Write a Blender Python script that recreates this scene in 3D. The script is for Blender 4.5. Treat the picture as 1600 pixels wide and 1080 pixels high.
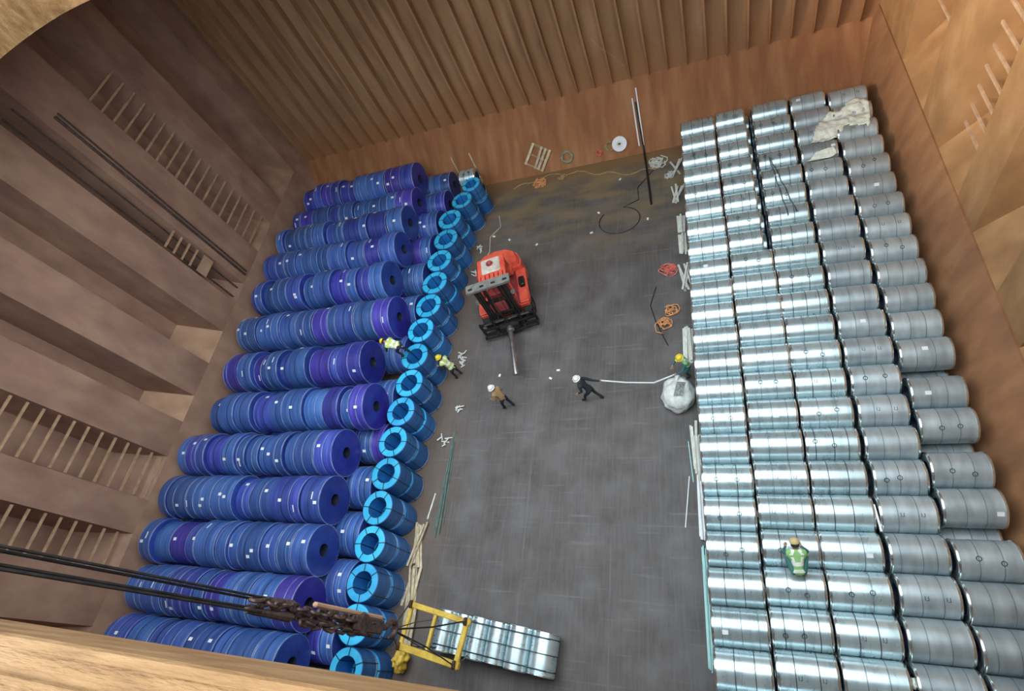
import bpy, bmesh, math, random
from mathutils import Vector, Matrix
random.seed(7)
S = bpy.context.scene
C = S.collection
for o in list(bpy.data.objects): bpy.data.objects.remove(o)
PI = math.pi

# ------------------------------------------------------------------ camera, world, light, exposure
H = 19.0
cam = bpy.data.cameras.new('camera'); cam.sensor_width = 36; cam.lens = 855/1600*36; cam.clip_end = 300
co = bpy.data.objects.new('camera', cam); C.objects.link(co); S.camera = co
R = Matrix(((0.93122922, 0.0837396, 0.3546827), (0.11244181, 0.85973971, -0.49820124), (-0.34665397, 0.50382072, 0.7911989)))
co.matrix_world = Matrix.Translation((0, 0, H)) @ R.to_4x4()

w = bpy.data.worlds.new('World'); S.world = w; w.use_nodes = True
bg = w.node_tree.nodes['Background']
bg.inputs[0].default_value = (0.82, 0.93, 1.0, 1); bg.inputs[1].default_value = 2.3
sd = bpy.data.lights.new('sun', 'SUN'); sd.energy = 2.0; sd.angle = math.radians(12); sd.color = (1, .86, .68)
so = bpy.data.objects.new('sun', sd); C.objects.link(so)
so.rotation_euler = Vector((-.75, -.5, .42)).to_track_quat('Z', 'Y').to_euler()
S.view_settings.view_transform = 'Standard'; S.view_settings.look = 'None'
S.view_settings.gamma = 1; S.view_settings.use_curve_mapping = False
S.view_settings.exposure = 1.08

# ------------------------------------------------------------------ materials
def new_mat(name, rough=.6, metal=0.0, spec=None):
    m = bpy.data.materials.new(name); m.use_nodes = True
    b = m.node_tree.nodes['Principled BSDF']
    b.inputs['Roughness'].default_value = rough; b.inputs['Metallic'].default_value = metal
    if spec is not None: b.inputs['Specular IOR Level'].default_value = spec
    return m, m.node_tree, b

def noise_mat(name, stops, scale=(1, 1, 1), nscale=3.0, rough=.6, metal=0.0, bump=0.0, bscale=20, detail=6, rnd=0.0, rnd_hue=0.0, coat=0.0, rough_var=0.0, spec=None, bscl=None):
    """colour ramp on noise in object coordinates, optional per-object variation and bump"""
    m, nt, b = new_mat(name, rough, metal, spec); N = nt.nodes; L = nt.links
    tc = N.new('ShaderNodeTexCoord'); mp = N.new('ShaderNodeMapping'); L.new(tc.outputs['Object'], mp.inputs[0])
    mp.inputs['Scale'].default_value = scale
    oi = N.new('ShaderNodeObjectInfo')
    add = N.new('ShaderNodeVectorMath'); add.operation = 'MULTIPLY_ADD'
    L.new(oi.outputs['Random'], add.inputs[0]); add.inputs[1].default_value = (37, 17, 23); L.new(mp.outputs[0], add.inputs[2])
    n = N.new('ShaderNodeTexNoise'); n.inputs['Scale'].default_value = nscale; n.inputs['Detail'].default_value = detail
    L.new(add.outputs[0], n.inputs['Vector'])
    r = N.new('ShaderNodeValToRGB'); L.new(n.outputs['Fac'], r.inputs[0])
    cr = r.color_ramp
    while len(cr.elements) < len(stops): cr.elements.new(.5)
    for e, (p, c) in zip(cr.elements, stops): e.position = p; e.color = (*c, 1)
    out = r.outputs[0]
    if rnd or rnd_hue:
        hs = N.new('ShaderNodeHueSaturation'); L.new(out, hs.inputs['Color'])
        m1 = N.new('ShaderNodeMapRange'); L.new(oi.outputs['Random'], m1.inputs[0]); m1.inputs[3].default_value = 1-rnd; m1.inputs[4].default_value = 1+rnd
        L.new(m1.outputs[0], hs.inputs['Value'])
        wn = N.new('ShaderNodeTexWhiteNoise'); wn.noise_dimensions = '1D'; L.new(oi.outputs['Random'], wn.inputs['W'])
        pw = N.new('ShaderNodeMath'); pw.operation = 'POWER'; L.new(wn.outputs['Value'], pw.inputs[0]); pw.inputs[1].default_value = 3
        m2 = N.new('ShaderNodeMapRange'); L.new(pw.outputs[0], m2.inputs[0]); m2.inputs[3].default_value = .5-rnd_hue*.35; m2.inputs[4].default_value = .5+rnd_hue
        L.new(m2.outputs[0], hs.inputs['Hue']); out = hs.outputs[0]
    L.new(out, b.inputs['Base Color'])
    if rough_var:
        mr = N.new('ShaderNodeMapRange'); L.new(n.outputs['Fac'], mr.inputs[0]); mr.inputs[1].default_value = .3; mr.inputs[2].default_value = .7
        mr.inputs[3].default_value = rough-rough_var; mr.inputs[4].default_value = rough+rough_var; L.new(mr.outputs[0], b.inputs['Roughness'])
    if bump:
        n2 = N.new('ShaderNodeTexNoise'); n2.inputs['Scale'].default_value = bscale; n2.inputs['Detail'].default_value = 4
        if bscl:
            mp2 = N.new('ShaderNodeMapping'); mp2.inputs['Scale'].default_value = bscl; L.new(tc.outputs['Object'], mp2.inputs[0]); L.new(mp2.outputs[0], n2.inputs['Vector'])
        else: L.new(add.outputs[0], n2.inputs['Vector'])
        bp = N.new('ShaderNodeBump'); bp.inputs['Strength'].default_value = bump; bp.inputs['Distance'].default_value = .02
        L.new(n2.outputs['Fac'], bp.inputs['Height']); L.new(bp.outputs[0], b.inputs['Normal'])
    if coat: b.inputs['Coat Weight'].default_value = coat; b.inputs['Coat Roughness'].default_value = .12
    return m

M = {}
def rust(name, a, b_, c, **k):
    return noise_mat(name, [(.25, a), (.5, b_), (.75, c)], bump=.35, bscale=9, rough=.75, spec=.25, **k)
M['rust_back'] = rust('rust_shell', (.27, .145, .075), (.37, .205, .105), (.46, .27, .15), scale=(1, 1, .25), nscale=1.6)
M['rust_left'] = rust('rust_left_bulkhead', (.26, .145, .105), (.345, .20, .14), (.43, .265, .18), scale=(1, 1, .6), nscale=1.3)
M['rust_right'] = rust('rust_right_bulkhead', (.27, .14, .062), (.36, .19, .082), (.45, .255, .12), scale=(1, 1, .6), nscale=1.3)
def add_low_rust(m):
    # the redder rust of the hopper creeps up the shell as a stain above the slope
    nt = m.node_tree; N = nt.nodes; L = nt.links; b = N['Principled BSDF']; old = b.inputs['Base Color'].links[0].from_socket
    tc = N.new('ShaderNodeTexCoord'); sp = N.new('ShaderNodeSeparateXYZ'); L.new(tc.outputs['Object'], sp.inputs[0])
    n = N.new('ShaderNodeTexNoise'); n.inputs['Scale'].default_value = 1.7; L.new(tc.outputs['Object'], n.inputs['Vector'])
    mr = N.new('ShaderNodeMapRange'); L.new(sp.outputs['Z'], mr.inputs[0]); mr.inputs[1].default_value = 2.7; mr.inputs[2].default_value = 5.2; mr.inputs[3].default_value = 1.15; mr.inputs[4].default_value = -.25
    ad = N.new('ShaderNodeMath'); L.new(mr.outputs[0], ad.inputs[0]); ad.operation = 'ADD'; ad.use_clamp = True
    mn = N.new('ShaderNodeMapRange'); L.new(n.outputs['Fac'], mn.inputs[0]); mn.inputs[1].default_value = .3; mn.inputs[2].default_value = .7; mn.inputs[3].default_value = -.4; mn.inputs[4].default_value = .4
    L.new(mn.outputs[0], ad.inputs[1])
    mx = N.new('ShaderNodeMix'); mx.data_type = 'RGBA'; L.new(ad.outputs[0], mx.inputs[0]); L.new(old, mx.inputs[6]); mx.inputs[7].default_value = (.37, .18, .085, 1)
    L.new(mx.outputs[2], b.inputs['Base Color'])
add_low_rust(M['rust_back'])
M['rust_stool'] = rust('rust_stool', (.24, .115, .06), (.33, .155, .075), (.42, .22, .105), scale=(.5, 1.2, .5), nscale=1.3)
M['rust_slope'] = rust('rust_hopper', (.26, .105, .05), (.35, .15, .065), (.43, .215, .10), scale=(1.6, .3, .3), nscale=1.4)
M['rust_pale'] = rust('pale_primer', (.36, .21, .13), (.44, .27, .17), (.52, .33, .21), nscale=1.2)
M['coaming'] = noise_mat('coaming_paint', [(.25, (.10, .046, .015)), (.5, (.165, .085, .030)), (.75, (.23, .135, .060))], scale=(.6, 4, 1), nscale=3, bump=.8, bscale=14, rough=.7, spec=.25)
M['rung'] = noise_mat('rung_rust', [(.3, (.38, .22, .12)), (.7, (.55, .36, .22))], nscale=4, rough=.6)
M['strap'] = noise_mat('strap_steel', [(.3, (.02, .035, .045)), (.7, (.05, .07, .08))], rough=.4, metal=.4)
M['strap_thin'] = noise_mat('thin_zinc_strap', [(.3, (.14, .20, .23)), (.7, (.24, .32, .35))], rough=.4, metal=.4)
M['blue'] = noise_mat('blue_wrap', [(.28, (.030, .050, .23)), (.5, (.044, .088, .34)), (.72, (.085, .165, .46))], scale=(9, .6, .6), nscale=1.2, rough=.33, rnd=.25, rnd_hue=.04, bump=.25, bscale=30, bscl=(9, .8, .8), coat=.25)
M['blue_end'] = noise_mat('blue_end', [(.3, (.018, .032, .22)), (.7, (.035, .065, .36))], nscale=2, rough=.35, rnd=.15, rnd_hue=.02)
M['blue_edge'] = noise_mat('pale_edge', [(.3, (.12, .22, .50)), (.7, (.45, .55, .68))], nscale=3, rough=.3, metal=.3)
M['cyan_face'] = noise_mat('light_blue_face', [(.3, (.02, .40, .72)), (.7, (.06, .52, .82))], nscale=2.5, rough=.45, rnd=.12, rnd_hue=.01)
M['cyan_body'] = noise_mat('shaded_blue_body', [(.28, (.018, .085, .27)), (.5, (.025, .125, .37)), (.72, (.04, .20, .48))], scale=(10, .6, .6), nscale=1.2, rough=.4, rnd=.2, bump=.3, bscale=24, bscl=(6, .8, .8))  # darker than the face: side shading is put into the body colour
M['bore'] = noise_mat('bore_blue', [(.3, (.015, .16, .50)), (.7, (.03, .24, .62))], rough=.5)
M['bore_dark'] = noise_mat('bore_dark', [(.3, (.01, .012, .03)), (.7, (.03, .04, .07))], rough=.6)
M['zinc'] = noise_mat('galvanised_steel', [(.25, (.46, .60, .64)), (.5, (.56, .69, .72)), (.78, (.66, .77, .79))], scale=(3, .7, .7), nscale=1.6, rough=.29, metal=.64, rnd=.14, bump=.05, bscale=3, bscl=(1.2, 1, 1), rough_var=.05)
M['zinc_less_sky'] = noise_mat('galvanised_steel_less_sky', [(.25, (.33, .40, .43)), (.5, (.43, .50, .53)), (.78, (.54, .61, .62))], scale=(3, .9, .9), nscale=1.6, rough=.38, metal=.5, rnd=.16, bump=.12, bscale=5, bscl=(2.2, 1, 1), rough_var=.08)  # dimmer copy of the zinc, weaker sky reflection put into its colour
M['zinc_end'] = noise_mat('coil_end', [(.3, (.10, .16, .20)), (.7, (.28, .36, .40))], nscale=7, rough=.45, metal=.6)
M['edge'] = noise_mat('edge_protector', [(.3, (.62, .72, .74)), (.7, (.86, .92, .92))], nscale=4, rough=.22, metal=.9)
M['tag'] = noise_mat('white_tag', [(.3, (.75, .78, .80)), (.7, (.9, .9, .9))], rough=.5)
M['black'] = noise_mat('black_steel', [(.3, (.012, .012, .012)), (.7, (.04, .038, .036))], nscale=5, rough=.45, metal=.3)
M['grease'] = noise_mat('greasy_steel', [(.3, (.05, .035, .03)), (.7, (.16, .10, .085))], nscale=9, rough=.5, metal=.4, bump=.5)
M['grey'] = noise_mat('grey_steel', [(.3, (.20, .20, .18)), (.7, (.33, .33, .30))], nscale=5, rough=.5, metal=.3)
M['chrome'] = noise_mat('bare_steel', [(.3, (.32, .30, .30)), (.7, (.55, .52, .50))], nscale=5, rough=.3, metal=.9)
M['red'] = noise_mat('forklift_red', [(.3, (.66, .075, .045)), (.7, (.86, .15, .09))], nscale=2.5, rough=.4)
M['dark_red'] = noise_mat('faded_red', [(.3, (.22, .03, .035)), (.7, (.36, .06, .06))], nscale=3.5, rough=.5)
M['rubber'] = noise_mat('tyre_rubber', [(.3, (.012, .012, .012)), (.7, (.03, .03, .03))], rough=.85)
M['cream'] = noise_mat('cream_roof', [(.3, (.48, .40, .32)), (.7, (.74, .68, .60))], nscale=4, rough=.5)
M['glass'] = new_mat('cab_glass', .1)[0]; M['glass'].node_tree.nodes['Principled BSDF'].inputs['Base Color'].default_value = (.02, .025, .03, 1)
M['yellow'] = noise_mat('spreader_yellow', [(.3, (.50, .30, .03)), (.6, (.75, .52, .07)), (.8, (.30, .18, .04))], nscale=3, rough=.5, bump=.4)
M['wood'] = noise_mat('dunnage_wood', [(.3, (.42, .33, .20)), (.7, (.70, .60, .42))], scale=(1, 1, 1), nscale=5, rough=.8, rnd=.2)
M['wood_pale'] = noise_mat('pale_dunnage', [(.3, (.58, .58, .50)), (.7, (.80, .80, .72))], nscale=5, rough=.8, rnd=.12)
M['teal'] = noise_mat('teal_board', [(.3, (.30, .62, .60)), (.7, (.52, .82, .78))], nscale=4, rough=.5, rnd=.1)
M['dark_teal'] = noise_mat('dark_teal', [(.3, (.05, .10, .09)), (.7, (.12, .20, .17))], nscale=4, rough=.6, rnd=.1)
M['sack'] = noise_mat('white_sack', [(.3, (.52, .54, .50)), (.7, (.78, .80, .76))], nscale=5, rough=.7, bump=.8, bscale=5)
M['sack_dark'] = noise_mat('sack_print', [(.3, (.10, .11, .10)), (.7, (.35, .36, .33))], nscale=14, rough=.7)
M['sheet'] = noise_mat('pale_sheet', [(.3, (.62, .66, .56)), (.7, (.88, .90, .80))], nscale=6, rough=.6, bump=.8, bscale=12)
M['orange'] = noise_mat('orange_rope', [(.3, (.60, .22, .08)), (.7, (.80, .42, .18))], nscale=6, rough=.7)
M['redrope'] = noise_mat('red_net', [(.3, (.60, .10, .07)), (.7, (.78, .25, .18))], nscale=6, rough=.7)
M['tan_rope'] = noise_mat('tan_rope', [(.3, (.30, .20, .08)), (.7, (.46, .34, .15))], nscale=6, rough=.8)
M['green'] = noise_mat('green_net', [(.3, (.22, .24, .14)), (.7, (.40, .42, .28))], nscale=6, rough=.8)
M['bore_grey'] = noise_mat('scrap_white', [(.3, (.55, .55, .50)), (.7, (.75, .75, .70))], nscale=6, rough=.7)
M['skin'] = noise_mat('skin', [(.3, (.42, .22, .14)), (.7, (.50, .28, .18))], rough=.55)
M['navy'] = noise_mat('navy_cloth', [(.3, (.018, .022, .035)), (.7, (.035, .04, .055))], rough=.85)
M['teal_cloth'] = noise_mat('teal_cloth', [(.3, (.03, .13, .13)), (.7, (.06, .20, .19))], rough=.85)
M['khaki'] = noise_mat('khaki_cloth', [(.3, (.34, .22, .10)), (.7, (.45, .31, .15))], rough=.85)
M['vest'] = noise_mat('green_vest', [(.3, (.20, .46, .14)), (.7, (.32, .60, .22))], rough=.7)
M['vest_yellow'] = noise_mat('yellow_vest', [(.3, (.42, .52, .12)), (.7, (.58, .66, .2))], rough=.7)
M['reflect'] = noise_mat('reflective_band', [(.3, (.75, .80, .70)), (.7, (.9, .92, .85))], rough=.4)
M['helm_white'] = noise_mat('helmet_white', [(.3, (.78, .76, .72)), (.7, (.86, .85, .82))], rough=.35)
M['helm_yellow'] = noise_mat('helmet_yellow', [(.3, (.78, .60, .03)), (.7, (.86, .70, .06))], rough=.35)
M['cap_tan'] = noise_mat('cap_tan', [(.3, (.55, .42, .18)), (.7, (.66, .52, .26))], rough=.7)
M['hair'] = noise_mat('hair_black', [(.3, (.01, .01, .01)), (.7, (.02, .02, .02))], rough=.7)

# floor: dark plating, pale scuffs across, rust and dust at the far end
def floor_mat():
    m, nt, b = new_mat('tank_top_plating', .62, 0.0, .35); N = nt.nodes; L = nt.links
    tc = N.new('ShaderNodeTexCoord')
    def noise(scale, s, d=6):
        mp = N.new('ShaderNodeMapping'); mp.inputs['Scale'].default_value = scale; L.new(tc.outputs['Object'], mp.inputs[0])
        n = N.new('ShaderNodeTexNoise'); n.inputs['Scale'].default_value = s; n.inputs['Detail'].default_value = d; L.new(mp.outputs[0], n.inputs['Vector']); return n.outputs['Fac']
    def ramp(f, st):
        r = N.new('ShaderNodeValToRGB'); L.new(f, r.inputs[0])
        while len(r.color_ramp.elements) < len(st): r.color_ramp.elements.new(.5)
        for e, (p, c) in zip(r.color_ramp.elements, st): e.position = p; e.color = (*c, 1)
        return r.outputs[0]
    def mix(f, a, c):
        x = N.new('ShaderNodeMix'); x.data_type = 'RGBA'; L.new(f, x.inputs[0])
        for s_, v in ((x.inputs[6], a), (x.inputs[7], c)):
            if isinstance(v, tuple): s_.default_value = (*v, 1)
            else: L.new(v, s_)
        return x.outputs[2]
    base = ramp(noise((1, 1, 1), .9, 8), [(.3, (.078, .067, .062)), (.5, (.108, .095, .090)), (.72, (.148, .133, .128))])
    grain = ramp(noise((5, .35, 1), 2.2, 6), [(.42, (0, 0, 0)), (.75, (.35, .35, .35))])
    c1 = mix(grain, base, (.17, .16, .16))
    scuff = ramp(noise((.35, 5, 1), 1.3, 5), [(.62, (0, 0, 0)), (.74, (.4, .4, .4))])
    c2 = mix(scuff, c1, (.22, .22, .22))
    sp = N.new('ShaderNodeSeparateXYZ'); L.new(tc.outputs['Object'], sp.inputs[0])
    my = N.new('ShaderNodeMapRange'); L.new(sp.outputs['Y'], my.inputs[0]); my.inputs[1].default_value = 15.5; my.inputs[2].default_value = 21.5
    pw = N.new('ShaderNodeMath'); pw.operation = 'MULTIPLY'; L.new(my.outputs[0], pw.inputs[0])
    pt = ramp(noise((.45, 1.3, 1), 1.1, 5), [(.40, (0.1, 0.1, 0.1)), (.62, (1, 1, 1))]); L.new(pt, pw.inputs[1])
    c3 = mix(pw.outputs[0], c2, (.25, .18, .095))
    # plate seams every 1.9 m along y and 6 m along x
    mx = N.new('ShaderNodeMapRange'); L.new(sp.outputs['X'], mx.inputs[0]); mx.inputs[1].default_value = -9.6; mx.inputs[2].default_value = -12.0
    lt = ramp(noise((1, .5, 1), 1.2, 6), [(.3, (.3, .3, .3)), (.6, (1, 1, 1))])
    p2 = N.new('ShaderNodeMath'); p2.operation = 'MULTIPLY'; L.new(mx.outputs[0], p2.inputs[0]); L.new(lt, p2.inputs[1])
    c4 = mix(p2.outputs[0], c3, (.17, .115, .08))
    my2 = N.new('ShaderNodeMapRange'); L.new(sp.outputs['Y'], my2.inputs[0]); my2.inputs[1].default_value = 21.2; my2.inputs[2].default_value = 22.3
    c5 = mix(my2.outputs[0], c4, (.24, .14, .065))
    def seam(sock, period, off, wid):
        a = N.new('ShaderNodeMath'); a.operation = 'ADD'; L.new(sock, a.inputs[0]); a.inputs[1].default_value = off+100*period
        q = N.new('ShaderNodeMath'); q.operation = 'MODULO'; L.new(a.outputs[0], q.inputs[0]); q.inputs[1].default_value = period
        l = N.new('ShaderNodeMath'); l.operation = 'LESS_THAN'; L.new(q.outputs[0], l.inputs[0]); l.inputs[1].default_value = wid
        return l.outputs[0]
    s1 = seam(sp.outputs['Y'], 2.35, .3, .05); s2 = seam(sp.outputs['X'], 3.1, .9, .05)
    mxx = N.new('ShaderNodeMath'); mxx.operation = 'MAXIMUM'; L.new(s1, mxx.inputs[0]); L.new(s2, mxx.inputs[1])
    mm = N.new('ShaderNodeMath'); mm.operation = 'MULTIPLY'; L.new(mxx.outputs[0], mm.inputs[0]); L.new(ramp(noise((1, 1, 1), .6, 3), [(.42, (0, 0, 0)), (.6, (.45, .45, .45))]), mm.inputs[1])
    c6 = mix(mm.outputs[0], c5, (.17, .165, .16))
    L.new(c6, b.inputs['Base Color'])
    rr = N.new('ShaderNodeMapRange'); L.new(noise((1, 1, 1), .5, 4), rr.inputs[0]); rr.inputs[3].default_value = .45; rr.inputs[4].default_value = .75
    L.new(rr.outputs[0], b.inputs['Roughness'])
    bp = N.new('ShaderNodeBump'); bp.inputs['Strength'].default_value = .2; L.new(noise((3, 1, 1), 3, 5), bp.inputs['Height']); L.new(bp.outputs[0], b.inputs['Normal'])
    return m
M['floor'] = floor_mat()

# ------------------------------------------------------------------ helpers
def add_obj(name, mesh, parent=None, loc=(0, 0, 0), rot=(0, 0, 0)):
    o = bpy.data.objects.new(name, mesh); C.objects.link(o); o.location = loc; o.rotation_euler = rot
    if parent: o.parent = parent
    return o
def tag(o, label=None, cat=None, group=None, kind=None):
    if label: o['label'] = label
    if cat: o['category'] = cat
    if group: o['group'] = group
    if kind: o['kind'] = kind
    return o
class MB:
    def __init__(s): s.v = []; s.f = []; s.m = []
    def add(s, V, F, mi=0):
        n = len(s.v); s.v += [tuple(v) for v in V]; s.f += [tuple(i+n for i in f) for f in F]; s.m += [mi]*len(F); return s
    def box(s, c, d, rot=None, mi=0, bev=0.0):
        x, y, z = (q/2 for q in d); b = min(bev, x*.9, y*.9, z*.9)
        if b <= 0:
            V = [(sx*x, sy*y, sz*z) for sz in (-1, 1) for sy in (-1, 1) for sx in (-1, 1)]
            F = [(0, 2, 3, 1), (4, 5, 7, 6), (0, 1, 5, 4), (2, 6, 7, 3), (0, 4, 6, 2), (1, 3, 7, 5)]
        else:
            loop = [(x-b, -y), (x, -y+b), (x, y-b), (x-b, y), (-x+b, y), (-x, y-b), (-x, -y+b), (-x+b, -y)]
            V = []
            for zz, k in ((-z, 1-b/max(x, y)), (-z+b, 1), (z-b, 1), (z, 1-b/max(x, y))):
                V += [(px*k, py*k, zz) for px, py in loop]
            F = [tuple(range(7, -1, -1)), tuple(range(24, 32))]
            for r in range(3):
                for i in range(8):
                    j = (i+1) % 8; F.append((r*8+i, r*8+j, r*8+8+j, r*8+8+i))
        M_ = Matrix.Translation(c) @ (rot.to_4x4() if rot else Matrix.Identity(4))
        return s.add([M_ @ Vector(v) for v in V], F, mi)
    def beam(s, a, b, wd, ht=None, mi=0, bev=0.0):
        a = Vector(a); b = Vector(b); d = b-a
        return s.box((a+b)/2, (wd, ht or wd, d.length), d.to_track_quat('Z', 'Y').to_matrix(), mi, bev)
    def tube(s, pts, r, seg=8, mi=0, closed=False):
        pts = [Vector(p) for p in pts]; n = len(pts); V = []; F = []
        rr = r if isinstance(r, (list, tuple)) else [r]*n
        up = Vector((0, 0, 1)); prev = None
        for i, p in enumerate(pts):
            t = (pts[(i+1) % n]-pts[i-1]) if closed else (pts[min(i+1, n-1)]-pts[max(i-1, 0)])
            t.normalize()
            if prev is None: prev = t.orthogonal().normalized()
            prev = (prev - t*prev.dot(t)); prev = prev.normalized() if prev.length > 1e-6 else t.orthogonal().normalized()
            q = t.cross(prev)
            V += [p+(prev*math.cos(a)+q*math.sin(a))*rr[i] for a in (2*PI*k/seg for k in range(seg))]
        for i in range(n if closed else n-1):
            for k in range(seg):
                a = i*seg+k; b = i*seg+(k+1) % seg; c = ((i+1) % n)*seg
                F.append((a, b, c+(k+1) % seg, c+k))
        if not closed: F += [tuple(range(seg-1, -1, -1)), tuple((n-1)*seg+k for k in range(seg))]
        return s.add(V, F, mi)
    def lathe(s, prof, seg=32, axis='x', closed=True, mats=None, M_=None, mi=0):
        V = []; F = []; n = len(prof); ms = []
        for k in range(seg):
            a = 2*PI*k/seg; c, sn = math.cos(a), math.sin(a)
            for (u, r) in prof:
                V.append((u, r*c, r*sn) if axis == 'x' else (r*c, r*sn, u))
        if M_: V = [M_ @ Vector(v) for v in V]
        off = len(s.v); s.v += [tuple(v) for v in V]
        for k in range(seg):
            k2 = (k+1) % seg
            for i in range(n if closed else n-1):
                j = (i+1) % n
                s.f.append((off+k*n+i, off+k2*n+i, off+k2*n+j, off+k*n+j)); s.m.append(mats[i] if mats else mi)
        return s
    def mesh(s, name, mats, smooth=True, ang=35):
        me = bpy.data.meshes.new(name); me.from_pydata(s.v, [], s.f)
        for m in (mats if isinstance(mats, (list, tuple)) else [mats]): me.materials.append(M[m] if isinstance(m, str) else m)
        me.polygons.foreach_set('material_index', s.m)
        bm = bmesh.new(); bm.from_mesh(me); bmesh.ops.recalc_face_normals(bm, faces=bm.faces)
        if smooth:
            lim = math.radians(ang)
            for f in bm.faces: f.smooth = True
            for e in bm.edges:
                if len(e.link_faces) == 2 and e.calc_face_angle(0) > lim: e.smooth = False
        bm.to_mesh(me); bm.free(); return me
    def obj(s, name, mats, parent=None, **k):
        lo = k.pop('loc', (0, 0, 0)); ro = k.pop('rot', (0, 0, 0))
        return add_obj(name, s.mesh(name, mats, **k), parent, lo, ro)
NUM = ['zeroth', 'first', 'second', 'third', 'fourth', 'fifth', 'sixth', 'seventh', 'eighth', 'ninth', 'tenth', 'eleventh', 'twelfth', 'thirteenth', 'fourteenth', 'fifteenth', 'sixteenth', 'seventeenth', 'eighteenth', 'nineteenth', 'twentieth', 'twenty-first', 'twenty-second', 'twenty-third', 'twenty-fourth', 'twenty-fifth']
def nth(i): return NUM[i]

# ------------------------------------------------------------------ the hold
XL, XR, YF, YN, ZD = -22.7, 7.3, 25.0, -12.0, 16.0
HY = 22.55; HZ = 2.55; SZ = 3.0
fl = MB().box((-7.8, 5.0, -.05), (32, 36, .1)).obj('floor', 'floor', smooth=False); tag(fl, 'dark steel plate floor of the hold with tan dust towards the far wall', kind='structure')
fl['kind'] = 'structure'

def plate(name, quad, mat, parent=None, th=.06, label=None):
    a, b, c, d = (Vector(p) for p in quad); n = (b-a).cross(d-a).normalized()*th
    V = [a, b, c, d, a-n, b-n, c-n, d-n]
    o = MB().add(V, [(0, 1, 2, 3), (7, 6, 5, 4), (0, 4, 5, 1), (1, 5, 6, 2), (2, 6, 7, 3), (3, 7, 4, 0)]).obj(name, mat, parent, smooth=False)
    if parent is None: o['kind'] = 'structure'
    if label: o['label'] = label
    return o
plate('wall_back', [(XL-1.3, YF, HZ), (XR+1.3, YF, HZ), (XR+1.3, YF, ZD), (XL-1.3, YF, ZD)], 'rust_back', label='rusty far side shell of the hold carrying upright frames')
wb = bpy.data.objects['wall_back']
plate('baseboard_back', [(XL-1.3, HY, 0), (XR+1.3, HY, 0), (XR+1.3, YF, HZ), (XL-1.3, YF, HZ)], 'rust_slope', label='sloping rust-red hopper plate below the far frames')
plate('wall_front', [(XL-1.3, YN, 0), (XR+1.3, YN, 0), (XR+1.3, YN, ZD), (XL-1.3, YN, ZD)], 'rust_back')
plate('baseboard_left', [(-22.15, YN, 0), (-22.15, YF, 0), (XL, YF, SZ), (XL, YN, SZ)], 'rust_left', label='sloping stool plate under the left bulkhead')
plate('baseboard_right', [(6.45, YN, 0), (6.45, YF, 0), (XR, YF, SZ), (XR, YN, SZ)], 'rust_stool', label='sloping orange stool plate under the right bulkhead')
# far frames: tapered web with a face flat, shared mesh
def frame_mesh():
    z0, z1, zt = HZ+.02, HZ+2.4, ZD-.05; t = .02
    mb = MB()
    P = [(0, z0), (-.10, z0), (-.22, z0+.5), (-.40, z1), (-.40, zt), (0, zt)]
    V = [(-t, y, z) for y, z in P]+[(t, y, z) for y, z in P]; n = 6
    mb.add(V, [tuple(range(n)), tuple(range(2*n-1, n-1, -1))]+[(i, i+n, (i+1) % n+n, (i+1) % n) for i in range(n)])
    fw = .05
    Q = [(-.10, z0, .02), (-.22, z0+.5, .03), (-.40, z1, fw), (-.40, zt, fw)]
    V = []
    for y, z, h in Q: V += [(-h, y, z), (h, y, z), (h, y-.03, z), (-h, y-.03, z)]
    F = []
    for i in range(3):
        for k in range(4): F.append((i*4+k, i*4+(k+1) % 4, i*4+4+(k+1) % 4, i*4+4+k))
    F += [(0, 3, 2, 1), (12, 13, 14, 15)]
    mb.add(V, F); return mb.mesh('frame', 'rust_back', smooth=False)
fm = frame_mesh(); x = -22.05
while x < 6.6:
    add_obj('frame', fm, wb, (x, YF-.03, 0)); x += .868
# a thin pale rope scrap hanging on the frames
t = MB().tube([(-4.3, 24.6, 5.2), (-3.9, 24.55, 4.6), (-3.6, 24.6, 4.3), (-3.1, 24.6, 3.5)], .012, 5).obj('hanging_wire', 'rung'); tag(t, 'thin rusty wire hanging down in front of the far frames', 'wire')

# corrugated bulkheads
def corrugated(name, xf, xb, recs, y0, y1, mat, z0, label):
    """xf = face of the near flats, xb = back of the recesses; recs = list of (ya, yb) recess mouths"""
    P = [(xf, y0)]
    sl = .28
    for a, b in sorted(recs):
        P += [(xf, a), (xb, a+sl), (xb, b-sl), (xf, b)]
    P.append((xf, y1)); th = (.06 if xb > xf else -.06)
    n = len(P); V = []
    for dx in (0, th):
        for z in (z0, ZD): V += [(px+dx, py, z) for px, py in P]
    F = [(i, i+1, n+i+1, n+i) for i in range(n-1)]+[(2*n+i+1, 2*n+i, 3*n+i, 3*n+i+1) for i in range(n-1)]
    F += [(i+1, i, 2*n+i, 2*n+i+1) for i in range(n-1)]+[(n+i, n+i+1, 3*n+i+1, 3*n+i) for i in range(n-1)]
    o = MB().add(V, F).obj(name, mat, smooth=False); tag(o, label, kind='structure'); return o
recL = [(21.2, 23.6), (17.45, 19.5), (14.1, 15.3), (10.6, 12.4), (7.6, 8.9), (4.1, 6.0), (1.2, 2.75), (-3.2, -.6), (-7, -5), (-11, -9)]
recR = [(18.25, 21.2), (14.1, 16.3), (10.4, 12.6), (6.4, 8.6), (2.4, 4.6), (-1.6, .6), (-6, -4), (-10, -8)]
WL = corrugated('wall_left', XL, XL-1.5, recL, YN, YF, 'rust_left', SZ, 'dull brown corrugated left bulkhead with dark slots of rungs')
WR = corrugated('wall_right', XR, XR+1.1, recR, YN, YF, 'rust_right', SZ, 'orange corrugated right bulkhead with slots of rungs')
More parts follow.
